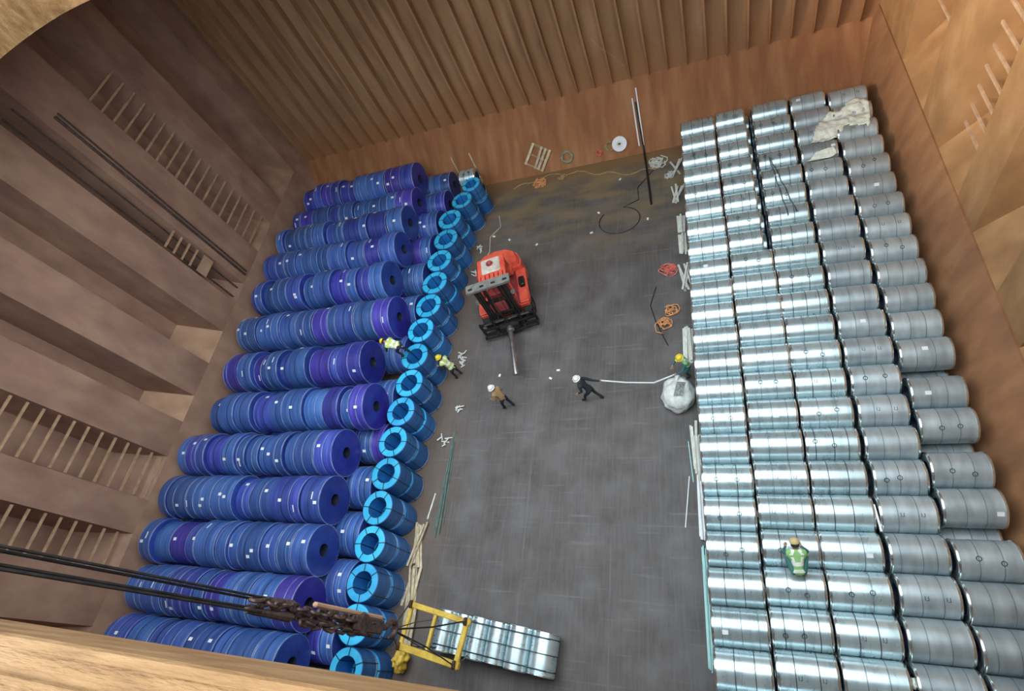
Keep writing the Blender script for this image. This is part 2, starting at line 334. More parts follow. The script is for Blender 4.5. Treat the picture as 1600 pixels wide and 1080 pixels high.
def shedders(parent, xf, xb, recs, mat, hgt=1.3):
    for a, b in recs:
        V = [(xf, a-.02, SZ), (xf, b+.02, SZ), (xb, b-.28, SZ+hgt), (xb, a+.28, SZ+hgt), (xb, b-.28, SZ), (xb, a+.28, SZ)]
        MB().add(V, [(0, 1, 2, 3), (0, 3, 5), (1, 4, 2), (0, 5, 4, 1), (5, 3, 2, 4)]).obj('shedder_plate', mat, parent, smooth=False)
shedders(WL, XL, XL-1.5, recL[:3]+recL[5:], 'rust_left')
shedders(WL, XL, XL-1.5, recL[3:5], 'rust_pale')
shedders(WR, XR, XR+1.1, recR, 'rust_right', 1.6)
def rungs(parent, x, a, b, z0, z1, dz, r=.035):
    me = MB().box((0, 0, 0), (.05, b-a, .09)).mesh('rung', 'rung', smooth=False)
    z = z0
    while z < z1: add_obj('rung', me, parent, (x, (a+b)/2, z)); z += dz
rungs(WL, XL-.12, 17.5, 19.45, 3.6, 12.5, .52)
rungs(WL, XL-.12, 4.15, 5.95, 1.98+1.1, 9.8, .56)
rungs(WL, XL-.12, 1.25, 2.7, 3.0, 8.9, .56)
rungs(WR, XR+.15, 14.15, 15.6, 4.6, 9.5, .62)
rungs(WR, XR+.15, 18.3, 19.9, 6.0, 9.6, .75)
# pipes and a caged ladder in the third recess of the left bulkhead
pl = bpy.data.objects.new('bulkhead_ladder', None); C.objects.link(pl); pl.location = (XL, 14.7, 3.0); tag(pl, 'thin steel ladder with twin pipes in a groove of the left bulkhead', 'ladder')
for dy in (-.28, .28): MB().tube([(-.18, dy, .1), (-.18, dy, 11)], .04, 6).obj('rail', 'grease', pl)
lm = MB().box((-.05, 0, 0), (.06, .95, .09)).mesh('rung', 'rung')
for k in range(4): add_obj('rung', lm, pl, (0, 0, 2.9+.45*k))
MB().box((-.02, 0, 2.25), (.06, .95, .55)).obj('landing_plate', 'rust_pale', pl, smooth=False)
pp = MB().tube([(XL+.06, 15.75, 3.2), (XL+.06, 15.75, 13)], .06, 6); pp.tube([(XL+.06, 15.95, 3.2), (XL+.06, 15.95, 13)], .04, 6)
tag(pp.obj('pipe', 'grease'), 'pair of dark pipes running up the left bulkhead beside the ladder groove', 'pipe')

# hatch opening: deck plate with a rounded hole, coaming round it
hx0, hx1, hy0, hy1, hr = -17.9, 5.5, -.155, 14.1, 2.4
def loop(off, n=10):
    P = []
    for cx, cy, a0 in ((hx1-hr, hy1-hr, 0), (hx0+hr, hy1-hr, 90), (hx0+.3, hy0+.3, 180), (hx1-.3, hy0+.3, 270)):
        r = hr if cy > 5 else .3
        for k in range(n+1):
            a = math.radians(a0+90*k/n); P.append((cx+(r+off)*math.cos(a), cy+(r+off)*math.sin(a)))
    return P
def ring_obj(name, levels, mat, **k):
    n = len(loop(0)); V = []
    for off, z in levels: V += [(px, py, z) for px, py in loop(off)]
    F = []
    m = len(levels)
    for i in range(m):
        j = (i+1) % m
        for q in range(n): F.append((i*n+q, i*n+(q+1) % n, j*n+(q+1) % n, j*n+q))
    return MB().add(V, F).obj(name, mat, smooth=True, ang=30)
cm = ring_obj('trim_1', [(0, 16.0), (0, 16.98), (.012, 17.0), (.055, 17.0), (.06, 16.975), (.16, 16.97), (.17, 16.985), (.19, 16.985), (.20, 16.965), (1.2, 16.965), (1.2, 15.96), (0.0, 15.96)], 'coaming')
tag(cm, 'sandy orange steel coaming edge round the open hatch', kind='structure')
lp = loop(.001); n = len(lp); cx0, cy0 = -7, 6
V = [(px, py, 15.99) for px, py in lp]+[(cx0+(px-cx0)*4.5, cy0+(py-cy0)*4.5, 15.99) for px, py in lp]
dk = MB().add(V+[(a, b, 16.05) for a, b, _ in V], [(q, (q+1) % n, n+(q+1) % n, n+q) for q in range(n)]+[(2*n+q, 3*n+q, 3*n+(q+1) % n, 2*n+(q+1) % n) for q in range(n)]).obj('ceiling', 'rust_left', smooth=False)
tag(dk, 'shaded deck underside round the hatch opening', kind='structure')

# ------------------------------------------------------------------ coils
cache = {}
def coil_body(kind, wd, rad):
    """coil lying along its local x; kind picks materials and bore"""
    k = (kind, round(wd, 2), round(rad, 2))
    if k in cache: return cache[k]
    mats, bore = dict(zinc=(('zinc', 'zinc_end', 'bore_dark'), .27), dull=(('zinc_less_sky', 'zinc_end', 'bore_dark'), .27), blue=(('blue', 'blue_end', 'bore_dark'), .22), cyan=(('cyan_body', 'cyan_face', 'bore'), .60*rad))[kind]
    h = wd/2; b = .022
    prof = [(-h, bore), (-h, bore+.03), (-h-.012, (bore+rad)/2), (-h, rad-b), (-h+b, rad), (-h*.33, rad+.003), (h*.33, rad+.003), (h-b, rad), (h, rad-b), (h+.012, (bore+rad)/2), (h, bore+.03), (h, bore)]
    me = MB().lathe(prof, 56 if kind in ('zinc', 'dull') else 48, mats=[1, 1, 1, 0, 0, 0, 0, 0, 1, 1, 1, 2]).mesh(kind+'_coil', list(mats), ang=30)
    cache[k] = me; return me
def hoop(rad, wd, mat, th=.008):
    k = ('hoop', round(rad, 3), wd, mat)
    if k not in cache: cache[k] = MB().lathe([(-wd/2, rad-.004), (-wd/2, rad+th), (wd/2, rad+th), (wd/2, rad-.004)], 48).mesh('hoop', mat, ang=40)
    return cache[k]
def lip(rad, mat):
    k = ('lip', round(rad, 3), mat)
    if k not in cache:
        r = rad; cache[k] = MB().lathe([(-.02, r-.09), (-.02, r-.01), (-.005, r+.012), (.045, r+.012), (.045, r+.002), (0, r-.01), (-.008, r-.09)], 48).mesh('edge_protector', mat, ang=60)
    return cache[k]
def loop_strap(rad, bore, wd):
    k = ('ls', round(rad, 2), round(wd, 2))
    if k not in cache:
        h = wd/2+.022; r0 = bore-.012; r1 = rad+.014; w_ = .014; t_ = .008
        mb = MB()
        for (c, d) in (((0, 0, r1), (2*h, 2*w_, t_)), ((0, 0, r0), (2*h, 2*w_, t_)), ((-h, 0, (r0+r1)/2), (t_, 2*w_, r1-r0+t_)), ((h, 0, (r0+r1)/2), (t_, 2*w_, r1-r0+t_))): mb.box(c, d)
        cache[k] = mb.mesh('strap', 'strap', smooth=False)
    return cache[k]
tagm = MB().box((0, 0, 0), (.15, .11, .006)).mesh('paper_tag', 'tag', smooth=False)
stripm = MB().box((0, 0, 0), (.045, .26, .006)).mesh('paper_tag', 'tag', smooth=False)
sealm = MB().tube([(.055*math.cos(a), .055*math.sin(a), 0) for a in (2*PI*k/12 for k in range(12))], .010, 5, closed=True).mesh('wire_seal', 'strap')
markm = MB().box((-.035, 0, 0), (.012, .10, .004)).box((.035, 0, 0), (.012, .10, .004)).box((.012, -.045, 0), (.045, .012, .004)).mesh('painted_mark', 'strap', smooth=False)
def on_surf(o, mesh, name, u, ang, rad):
    # ang measured from straight up towards -y
    return add_obj(name, mesh, o, (u, -rad*math.sin(ang), rad*math.cos(ang)), (ang, 0, 0))

# ---- galvanised stack: five columns, two tiers
RZ = .497; PY = 1.008
colx = [(-.86, .55), (.62, 2.02), (2.08, 3.47), (3.60, 4.88), (5.0, 6.34)]
cname = ['aisle-side column', 'second column from aisle', 'middle column', 'fourth column from aisle', 'column beside right wall']
ztop = RZ+math.sqrt((2*RZ)**2-(PY/2)**2)+.003
y_first = [21.65, 21.75, 21.75, 21.75, 21.55]
def zinc_coil(x0, x1, y, z, label, group, kind, detail, seed, r=RZ):
    rd = random.Random(seed); wd = x1-x0
    wd = round(wd*rd.choice((.97, 1.0, .985)), 2)
    o = add_obj('steel_coil', coil_body(kind, wd, r), None, ((x0+x1)/2+rd.uniform(-.015, .015), y, z), (rd.uniform(0, 6.28) if not detail else 0, 0, 0))
    o.rotation_euler[2] = rd.uniform(-.006, .006)
    tag(o, label, 'steel coil', group)
    if detail:
        em = 'edge'
        for s in (-1, 1):
            e = add_obj('edge_protector', lip(r, em), o, (s*wd/2, 0, 0), (0, 0, PI if s > 0 else 0))
            e.scale = (1, 1, 1)
        us = [u+rd.uniform(-.04, .04) for u in ((-.17, .17) if rd.random() < .75 else (-.30, 0.02, .30))]
        sm = 'strap' if (kind == 'zinc' and rd.random() < (.8 if x0 < 0 else .35)) else 'strap_thin'
        if wd > .85:
            for u in us: add_obj('strap', hoop(r+.003, .02, sm, .005), o, (u*wd, 0, 0))
        q = rd.random()
        if q < .3:
            for u in us[:2]: on_surf(o, sealm, 'wire_seal', u*wd, rd.uniform(.1, .5), r+.012)
        elif q < .5:
            for u in us[:2]: on_surf(o, markm, 'painted_mark', u*wd+.1, .25, r+.008)
        elif q < .58:
            on_surf(o, tagm, 'paper_tag', rd.uniform(-.4, .4)*wd, rd.uniform(.1, .7), r+.006)
    return o
for c, (x0, x1) in enumerate(colx):
    y = y_first[c]; row = 1; k = 0
    ys = []
    while y > -1.6:
        ys.append(y)
        y -= PY
        if c == 4 and row in (13, 15, 17): y -= .30
        row += 1
    kind = 'zinc' if c < 3 else 'dull'  # right-hand columns get the zinc with weaker sky reflection painted in
    for i, yy in enumerate(ys):
        xs = (x0, x1)
        if c == 1 and i < 8: xs = (x0+.0, x1-.22)
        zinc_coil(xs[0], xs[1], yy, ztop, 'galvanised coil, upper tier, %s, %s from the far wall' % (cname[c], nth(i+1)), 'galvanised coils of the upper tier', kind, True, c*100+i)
    # lower tier
    y = ys[0]+PY/2; i = 0
    lowys = [ys[0]+PY/2]+[(a+b)/2 for a, b in zip(ys, ys[1:])]+[ys[-1]-PY/2]
    for i, yy in enumerate(lowys):
        zinc_coil(x0, x1, yy, RZ, 'galvanised coil, lower tier, %s, %s from far wall' % (cname[c], nth(i+1)), 'galvanised coils of the lower tier', kind, c == 4, 7000+c*100+i)

# ---- blue rows along x, two tiers
lowy = [22.24, 20.80, 19.1, 17.4, 15.65, 13.7, 11.45, 9.25, 7.2, 5.35, 3.55, 1.8, .05, -1.75]
rowy = [(a+b)/2 for a, b in zip(lowy, lowy[1:])]
xend = [-14.1, -13.9, -13.85, -13.8, -13.95, -13.1, -13.85, -13.05, -13.85, -13.8, -13.7, -13.7, -13.75]
xbeg = [-21.4, -21.5, -21.8, -21.8, -21.85, -21.8, -21.9, -21.5, -21.95, -21.95, -21.95, -21.95, -21.95]
R1 = .84
LR = [.72, .72]+[R1]*12
def blue_coil(xc, y, z, wd, r, label, group, detail, seed):
    rd = random.Random(seed)
    o = add_obj('blue_coil', coil_body('blue', wd, r), None, (xc, y, z), (0, 0, 0))
    tag(o, label, 'coil', group)
    if detail:
        for s in (-1, 1):
            if s > 0 or rd.random() < .5: add_obj('edge_highlight', hoop(r-.006, .028, 'blue_edge', .012), o, (s*(wd/2-.022), 0, 0))  # pale hoops paint the highlight along the coil edges
        if wd > .5: add_obj('strap', hoop(r+.003, .03, rd.choice(('blue_edge', 'strap')), .006), o, (rd.uniform(-.15, .15)*wd, 0, 0))
        if rd.random() < .75: on_surf(o, tagm if rd.random() < .6 else stripm, 'paper_tag', rd.uniform(-.3, .3)*wd, rd.uniform(-.75, .8), r+.01)
        if rd.random() < .3: on_surf(o, tagm, 'paper_tag', rd.uniform(-.3, .3)*wd, rd.uniform(.2, .9), r+.01)
    return o
for ri, y in enumerate(rowy):
    rd = random.Random(50+ri)
    gap = min([abs(y-q) for j, q in enumerate(rowy) if j != ri])
    rmax = min(.93, gap/2*.995) if ri else .88
    pa, pb = lowy[ri], lowy[ri+1]
    x = xend[ri]; i = 1; n0 = 0; lst = []
    while x > xbeg[ri]+.25:
        wd = rd.choice((.42, .5, .6, .7, .85, .95, 1.05)); 
        if i == 1: wd = rd.choice((.85, .7, 1.0))
        if x-wd < xbeg[ri]-.1: wd = round(x-xbeg[ri], 2)
        r = rmax if i == 1 else round(rmax*rd.choice((1, 1, .98, .94, .89)), 3)
        lst.append((x-wd/2, wd, r)); x -= wd+rd.choice((.015, .02, .03, .08)); i += 1
    hp = abs(pa-pb)/2; ymid = (pa+pb)/2
    for i, (xc, wd, r) in enumerate(lst):
        rl = LR[ri]; zc = rl+math.sqrt(max((r+rl)**2-hp**2, .3))+.002
        lab = 'blue coil in the %s upper row from the far wall, %s' % (nth(ri+1), 'at its aisle end' if i == 0 else ('%s from its aisle end' % nth(i+1)))
        blue_coil(xc, ymid, zc, wd, r, lab, 'blue coils of the upper rows', True, ri*40+i)
for ri, y in enumerate(lowy):
    x = -12.87; i = 0
    rr = LR[ri]
    wds = [.52, .6, .75]+[1.3]*6
    for i, wd in enumerate(wds):
        if x-wd < -22.0: wd = x+22.0
        if wd < .3: break
        lab = 'blue floor-level coil, %s lower row from far wall, %s' % (nth(ri+1), 'beside the upright rings' if i == 0 else '%s from the upright rings' % nth(i+1))
        blue_coil(x-wd/2, y, rr, round(wd, 2), rr, lab, 'blue coils of the lower rows', i < 3, 3000+ri*40+i); x -= wd+.015

# ---- upright light blue rings, two high
rings = [(-11.15, 20.72, .50), (-11.50, 19.68, .55), (-11.93, 18.50, .62), (-11.90, 17.20, .63), (-11.98, 15.90, .63), (-11.96, 14.6, .63), (-12.02, 13.32, .63), (-12.14, 12.04, .63), (-12.15, 10.72, .63), (-12.12, 9.45, .63), (-12.18, 8.18, .63), (-12.24, 6.90, .63), (-12.21, 5.62, .63), (-12.22, 4.34, .63), (-12.2, 3.06, .63), (-12.12, 1.78, .63), (-12.08, .50, .63), (-12.0, -.78, .63)]
for i, (x, y, r) in enumerate(rings):
    rd = random.Random(900+i)
    for tier in (0, 1):
        wd = .88
        jx, jy = rd.uniform(-.02, .02), 0
        o = add_obj('coil_ring', coil_body('cyan', wd, r), None, (x+jx+(.04 if tier == 0 else 0), y+jy, wd/2+.015+tier*(wd+.05)), (rd.uniform(0, 6), -PI/2, 0))
        tag(o, 'upright %s blue coil, %s of the ring stacks from the far wall, %s one' % ('bright' if tier else 'shaded', nth(i+1), 'upper' if tier else 'lower'), 'coil', 'upright ring coils along the aisle')
        for k in range(6 if tier else 4):
            a = 2*PI*k/(6 if tier else 4)+rd.uniform(-.1, .1)
            add_obj('strap', loop_strap(r, .60*r, wd), o, (0, 0, 0), (a, 0, 0))
        if rd.random() < .8: add_obj('edge_band', hoop(r, .05, 'blue_edge', .01), o, (-wd/2+.05, 0, 0))
# small silver coil at the far end of the ring row, on a lower one
zinc_coil(-12.05, -11.15, 21.72, .46, 'small silver coil on the floor at the far end of the upright rings', None, 'zinc', True, 5001, .45)
zinc_coil(-12.05, -11.15, 21.72, 1.38, 'small silver coil in straps on top of another beyond the upright rings', None, 'zinc', True, 5002, .45)
for i, (px, lb) in enumerate(((-12.35, 'left'), (-11.3, 'right'))):
    tag(MB().beam((px, 22.27, .02), (px, 22.45, 2.35), .05, .07).obj('timber_stake', 'wood'), 'short pale timber stake propped behind the small silver coils, the %s one' % lb, 'stake')

# ------------------------------------------------------------------ hoisted bundle of slit coils with spreader
yaw = math.radians(-5.5)
ld = Matrix.Translation((-9.72, .70, 0)) @ Matrix.Rotation(yaw, 4, 'Z')
us = 0.0
dn = [.66, .58, .62, .70, .80, .86]
lw = 1.25
for i, d in enumerate(dn):
    c = ld @ Vector((us+d/2, 0, .45)); us += d+.012
    r = d/2
    o = add_obj('slit_coil', coil_body('zinc', round(lw-.05*(i % 2), 2), round(r, 2)-.0) if r > .3 else coil_body('zinc', 1.2, .29), None, c, (0, 0, yaw+PI/2))
    tag(o, 'silver coil hanging under the yellow spreader, %s' % ('outermost at the left end of the load' if i == 0 else ('outermost at the right end of the load' if i == 5 else '%s from the left end of the load' % nth(i+1))), 'steel coil', 'coils in the hoisted load')
    for u in (-.35, .35, 0): add_obj('strap', hoop(r if r > .3 else .29, .03, 'strap', .008), o, (u*lw, 0, 0))
    for s in (-1, 1): add_obj('edge_protector', hoop((r if r > .3 else .29)-.006, .03, 'edge', .01), o, (s*(lw/2-.05), 0, 0))
# straps running along the load
sp = bpy.data.objects.new('load_lashing', None); C.objects.link(sp); sp.matrix_world = ld; tag(sp, 'black strapping that ties the hoisted silver coils together', 'strapping')
for yy in (-.42, 0, .42):
    pts = [(0.05, yy, .45)]; u = 0
    for d in dn: pts += [(u+d*.3, yy, .45+d/2+.03), (u+d*.7, yy, .45+d/2+.03)]; u += d+.012
    pts += [(u+.02, yy, .45), (u-dn[-1]/2, yy, .02)]+[(us/2, yy, .04), (.3, yy, .1), (0.05, yy, .45)]
    MB().tube(pts[:-4], .014, 5).obj('strap', 'strap', sp)
# spreader frame
corner = [Vector(p) for p in ((-9.9, 1.24, 2), (-7.91, .91, 2), (-8.09, -.26, 2), (-10.08, .04, 2))]
spf = bpy.data.objects.new('lifting_spreader', None); C.objects.link(spf); spf.location = (0, 0, 0); tag(spf, 'worn yellow steel spreader frame hanging over the left end of the silver load', 'lifting frame')
for i, (a, b, wd) in enumerate(((0, 1, .17), (3, 2, .2), (1, 2, .16), (0, 3, .12))):
    a, b = corner[a], corner[b]; e = (b-a).normalized()*.12
    MB().beam(a-e, b+e, wd, wd*.8, bev=.02).obj('beam', 'yellow', spf)
MB().beam((-9.0, 1.08, 2), (-9.15, -.12, 2), .1, .1, bev=.01).obj('cross_bar', 'yellow', spf)
for p in corner:
    MB().lathe([(-.03, .03), (-.03, .12), (.03, .12), (.03, .03)], 12, axis='x', M_=Matrix.Translation(p+Vector((0, 0, .13)))).obj('lifting_eye', 'grease', spf)
hxy = Vector((-7.92, .36, 0))
hook = hxy+Vector((-.05, .0, 6.1))
sl = bpy.data.objects.new('wire_sling', None); C.objects.link(sl); sl.location = hook; tag(sl, 'black wire slings fanning from the hook to the yellow spreader corners', 'sling')
for k, p in enumerate(corner+[Vector((-9.5, .9, 1.1)), Vector((-8.6, -.2, 1.1))]):
    q = p+Vector((0, 0, .2)); m_ = (hook+q)/2+Vector((0, .05*(-1)**k, -.05))
    MB().tube([(0, 0, 0), m_-hook, q-hook], .022 if k < 4 else .015, 6).obj('sling_leg', 'black', sl)
for k in range(4):
    p = corner[k]+Vector((0, 0, .05)); q = ld @ Vector((.4+1.0*(k in (1, 2)), .5 if k < 2 else -.5, .6))
    MB().tube([p-hook, (p+q)/2-hook+Vector((0, 0, -.1)), q-hook], .02, 6).obj('load_leg', 'black', sl)
# hook block with chains
hb = bpy.data.objects.new('crane_hook_block', None); C.objects.link(hb); hb.location = hxy+Vector((0, 0, 6.2)); tag(hb, 'greasy brown crane hook block with heavy chain and a flat steel bar on top', 'crane hook')
MB().box((0, .19, 1.75), (.12, .10, 2.5), bev=.03).obj('side_bar', 'rust_pale', hb)
blk = MB().lathe([(-.13, .05), (-.13, .20), (-.05, .24), (.05, .24), (.13, .20), (.13, .05)], 20, M_=Matrix.Translation((0, 0, 1.3))); blk.obj('sheave', 'grease', hb)
MB().box((.10, 0, 1.1), (.05, .30, 1.1), bev=.03).box((-.10, 0, 1.1), (.05, .30, 1.1), bev=.03).obj('cheek_plate', 'grease', hb)
hk = [(0, 0, .75), (0, 0, .45), (0, .03, .25), (0, .16, .08), (0, .16, -.12), (0, 0, -.2), (0, -.15, -.12), (0, -.18, .05)]
MB().tube(hk, [.07, .08, .08, .08, .085, .08, .06, .025], 10).obj('hook', 'grease', hb)
def link_mesh(L=.28, W=.11, r=.036):
    pts = []
    for k in range(14):
        a = 2*PI*k/14; pts.append((W/2*math.cos(a), 0, (L/2-W/2)*(1 if math.sin(a) > 0 else -1)*(abs(math.sin(a)) > .01)+W/2*math.sin(a)))
    return MB().tube(pts, r, 6, closed=True).mesh('chain_link', 'grease')
lk = link_mesh()
for j, (dx, dy) in enumerate(((.06, .06), (-.05, -.07), (.03, -.16))):
    for k in range(19 if j < 2 else 12):
        add_obj('chain_link', lk, hb, (dx+random.uniform(-.02, .02), dy+random.uniform(-.02, .02), 1.0+k*.2), (random.uniform(-.2, .2), random.uniform(-.2, .2), (k % 2)*PI/2+random.uniform(-.4, .4)))
for k in range(2):
    MB().tube([(0, -.1+.2*k, 3.6), (0, -.1+.2*k, 4.7)], [.09, .05], 8).obj('rope_socket', 'grease', hb)
for k, (dx, dy) in enumerate(((.05, .13), (-.02, .085), (.05, -.10), (-.02, -.055))):
    pts = [hxy+Vector((dx, dy, z)) for z in (10.6, 14, 18, 24, 40)]
    tag(MB().tube(pts, .022, 6).obj('crane_rope', 'black'), 'dark crane rope to the hook block, %s' % ('uppermost in the photo', 'second from the top in the photo', 'lowest in the photo', 'second lowest in the photo')[k], 'rope')

# ------------------------------------------------------------------ forklift (local +Y is forward)
fk = bpy.data.objects.new('forklift', None); C.objects.link(fk); fk.location = (-8.9, 14.4, 0); fk.rotation_euler = (0, 0, math.radians(193.3))
tag(fk, 'red forklift truck with black mast and a long steel pole in place of forks', 'forklift')
def prism(pts, z0, z1, top_scale=1.0, cen=(0, 0)):
    n = len(pts); V = [(x, y, z0) for x, y in pts]+[(cen[0]+(x-cen[0])*top_scale, cen[1]+(y-cen[1])*top_scale, z1) for x, y in pts]
    return V, [tuple(range(n-1, -1, -1)), tuple(range(n, 2*n))]+[(i, (i+1) % n, n+(i+1) % n, n+i) for i in range(n)]
outl = [(-1.12, .9), (-1.15, -.9), (-1.05, -1.5), (-.75, -1.85), (-.3, -1.98), (.3, -1.98), (.75, -1.85), (1.05, -1.5), (1.15, -.9), (1.12, .9)]
b = MB(); b.add(*prism([(-.8, 1.2), (-.8, -1.2), (.8, -1.2), (.8, 1.2)], .35, .95)); b.obj('chassis', 'dark_red', fk, smooth=False)
cw = [(-1.1, -.75), (-1.13, -1.15), (-.98, -1.6), (-.6, -1.9), (0, -2.0), (.6, -1.9), (.98, -1.6), (1.13, -1.15), (1.1, -.75)]
b = MB(); b.add(*prism(cw, .3, 1.25, .97, (0, -1.3))); b.add(*prism([(p[0]*.93, -1.3+(p[1]+1.3)*.9) for p in cw], 1.25, 1.48, .9, (0, -1.3))); b.obj('counterweight', 'red', fk, smooth=False)
MB().box((0, -1.97, .85), (.8, .06, .08)).obj('rear_plate', 'tag', fk, smooth=False)
MB().box((0, -.85, 1.32), (1.35, .9, .35), bev=.06).obj('engine_hood', 'red', fk)
MB().box((.15, -.85, 1.51), (.5, .6, .04), bev=.01).obj('hood_vent', 'dark_red', fk)
for s in (-1, 1):
    b = MB(); b.add(*prism([(s*.72, 1.25), (s*.72, -.8), (s*1.16, -.8), (s*1.18, 1.0), (s*1.1, 1.25)], .85, 1.0)); b.box((s*.95, .85, 1.06), (.42, .7, .14), bev=.04); b.obj('fender', 'red', fk, smooth=False)
    b = MB(); b.box((s*.93, -.05, .62), (.3, .7, .2), bev=.02); b.box((s*.97, -.05, .42), (.25, .5, .05)); b.obj('side_step', 'black', fk, smooth=False)
    b = MB(); b.box((s*.95, .05, 1.1), (.25, .5, .24), bev=.04); b.obj('side_tank', 'dark_red' if s > 0 else 'black', fk)
def wheel(x, y, r, wd):
    o = MB().lathe([(-wd/2, .18), (-wd/2, r-.07), (-wd/2+.06, r), (wd/2-.06, r), (wd/2, r-.07), (wd/2, .18)], 28, M_=Matrix.Translation((x, y, r)), ang=60) if False else MB().lathe([(-wd/2, .18), (-wd/2, r-.07), (-wd/2+.06, r), (wd/2-.06, r), (wd/2, r-.07), (wd/2, .18)], 28, M_=Matrix.Translation((x, y, r)))
    o = o.obj('wheel', 'rubber', fk)
    MB().lathe([(-wd/2+.04, .02), (-wd/2+.04, .2), (wd/2-.04, .2), (wd/2-.04, .02)], 20, M_=Matrix.Translation((x, y, r))).obj('rim', 'red', o)
for s in (-1, 1):
    wheel(s*.98, .95, .45, .40); wheel(s*.9, -1.15, .34, .28)
# cab frame, roof, seat, steering wheel
for s in (-1, 1):
    for (y0, z0, y1) in ((.62, .95, .38), (-.75, 1.3, -.62)):
        MB().beam((s*.58, y0, z0), (s*.54, y1, 2.3), .08, .08, bev=.015).obj('cab_post', 'red' if s < 0 or y0 < 0 else 'black', fk)
b = MB(); b.box((0, -.12, 2.33), (1.25, 1.25, .07), bev=.03); b.obj('cab_roof_frame', 'red', fk)
roof = MB().box((0, -.22, 2.39), (.86, .80, .10), bev=.05).obj('cab_roof', 'cream', fk)
MB().lathe([(0, .02), (.03, .10), (.05, .14), (0, .16), (-.02, .10)], 14, axis='z', M_=Matrix.Translation((.02, -.3, 2.45))).obj('roof_lamp', 'dark_red', roof)
b = MB()
for k in range(5): b.box((0, .48+.0*k, 2.33), (1.2, .06, .06))
for k in range(6): b.box((-.5+.2*k, .36, 2.34), (.035, .28, .05))
b.obj('roof_guard_bars', 'cream', fk, smooth=False)
MB().box((0, -.35, 1.55), (.5, .5, .14), bev=.05).box((0, -.58, 1.82), (.48, .12, .5), bev=.05).obj('seat', 'black', fk)
MB().tube([(.17*math.cos(a), .28+.17*math.sin(a)*.8, 1.62+.1*math.sin(a)) for a in (2*PI*k/16 for k in range(16))], .018, 6, closed=True).beam((0, .28, 1.62), (0, .5, 1.1), .05).obj('steering_wheel', 'black', fk)
MB().box((0, .56, 1.2), (.9, .12, .5), bev=.03).obj('dashboard', 'dark_red', fk)
# mast
for s in (-1, 1):
    b = MB(); b.box((s*.62, 1.42, 1.6), (.13, .20, 2.9)); b.obj('mast_rail', 'black', fk, smooth=False)
    b = MB(); b.box((s*.47, 1.48, 1.62), (.09, .14, 2.75)); b.obj('inner_mast_rail', 'black', fk, smooth=False)
    MB().tube([(s*.32, 1.38, .35), (s*.32, 1.38, 1.9)], .06, 10).tube([(s*.32, 1.38, 1.9), (s*.32, 1.38, 2.95)], .035, 8).obj('lift_cylinder', 'black', fk)
    MB().tube([(s*.16, 1.50, .6), (s*.16, 1.50, 2.9)], .022, 6).obj('lift_chain', 'grease', fk)
    MB().tube([(s*.5, 1.3, .55), (s*.5, .6, .8)], .05, 8).obj('tilt_cylinder', 'chrome', fk)
    MB().lathe([(0, .02), (0, .10), (.10, .11), (.13, .06)], 12, M_=Matrix.Translation((s*.78, 1.34, 2.2)) @ Matrix.Rotation(PI/2, 4, 'Z')).obj('work_lamp', 'grey', fk)
b = MB(); b.box((0, 1.38, 3.05), (1.9, .42, .12), bev=.02); tb = b.obj('mast_top_beam', 'grey', fk)
for xx in (-.75, -.25, .25, .75): MB().box((xx, 1.42, 3.112), (.18, .10, .006)).obj('beam_slot', 'black', tb, smooth=False)
MB().box((0, 1.42, 2.0), (1.3, .10, .16)).obj('mast_cross_beam', 'black', fk, smooth=False)
MB().box((0, 1.44, 1.1), (1.3, .10, .14)).box((0, 1.42, .35), (1.35, .16, .2)).obj('mast_lower_beam', 'black', fk, smooth=False)
# carriage and pole
ca = MB()
for zz in (.28, .62, 1.0): ca.box((0, 1.72, zz), (2.5, .10, .10))
for xx in (-1.22, -.62, 0, .62, 1.22): ca.box((xx, 1.70, .64), (.08, .12, .82))
ca.box((0, 1.95, .30), (2.5, .08, .08)); ca.box((0, 1.82, .45), (.9, .25, .5), bev=.03)
for xx in (-1.22, -.62, .62, 1.22): ca.box((xx, 1.84, .30), (.08, .25, .08))
ca.obj('carriage', 'black', fk, smooth=False)
for xx in (-.85, -.3, .3, .85): MB().box((xx, 1.775, 1.03), (.35, .02, .05)).obj('carriage_trim', 'chrome', fk, smooth=False)
MB().lathe([(1.9, .02), (1.9, .17), (2.05, .17), (2.1, .125), (4.25, .115), (4.33, .09), (4.33, .02)], 20, M_=Matrix.Translation((.0, 0, .55)) @ Matrix.Rotation(PI/2, 4, 'Z'), closed=True).obj('ram_pole', 'chrome', fk)

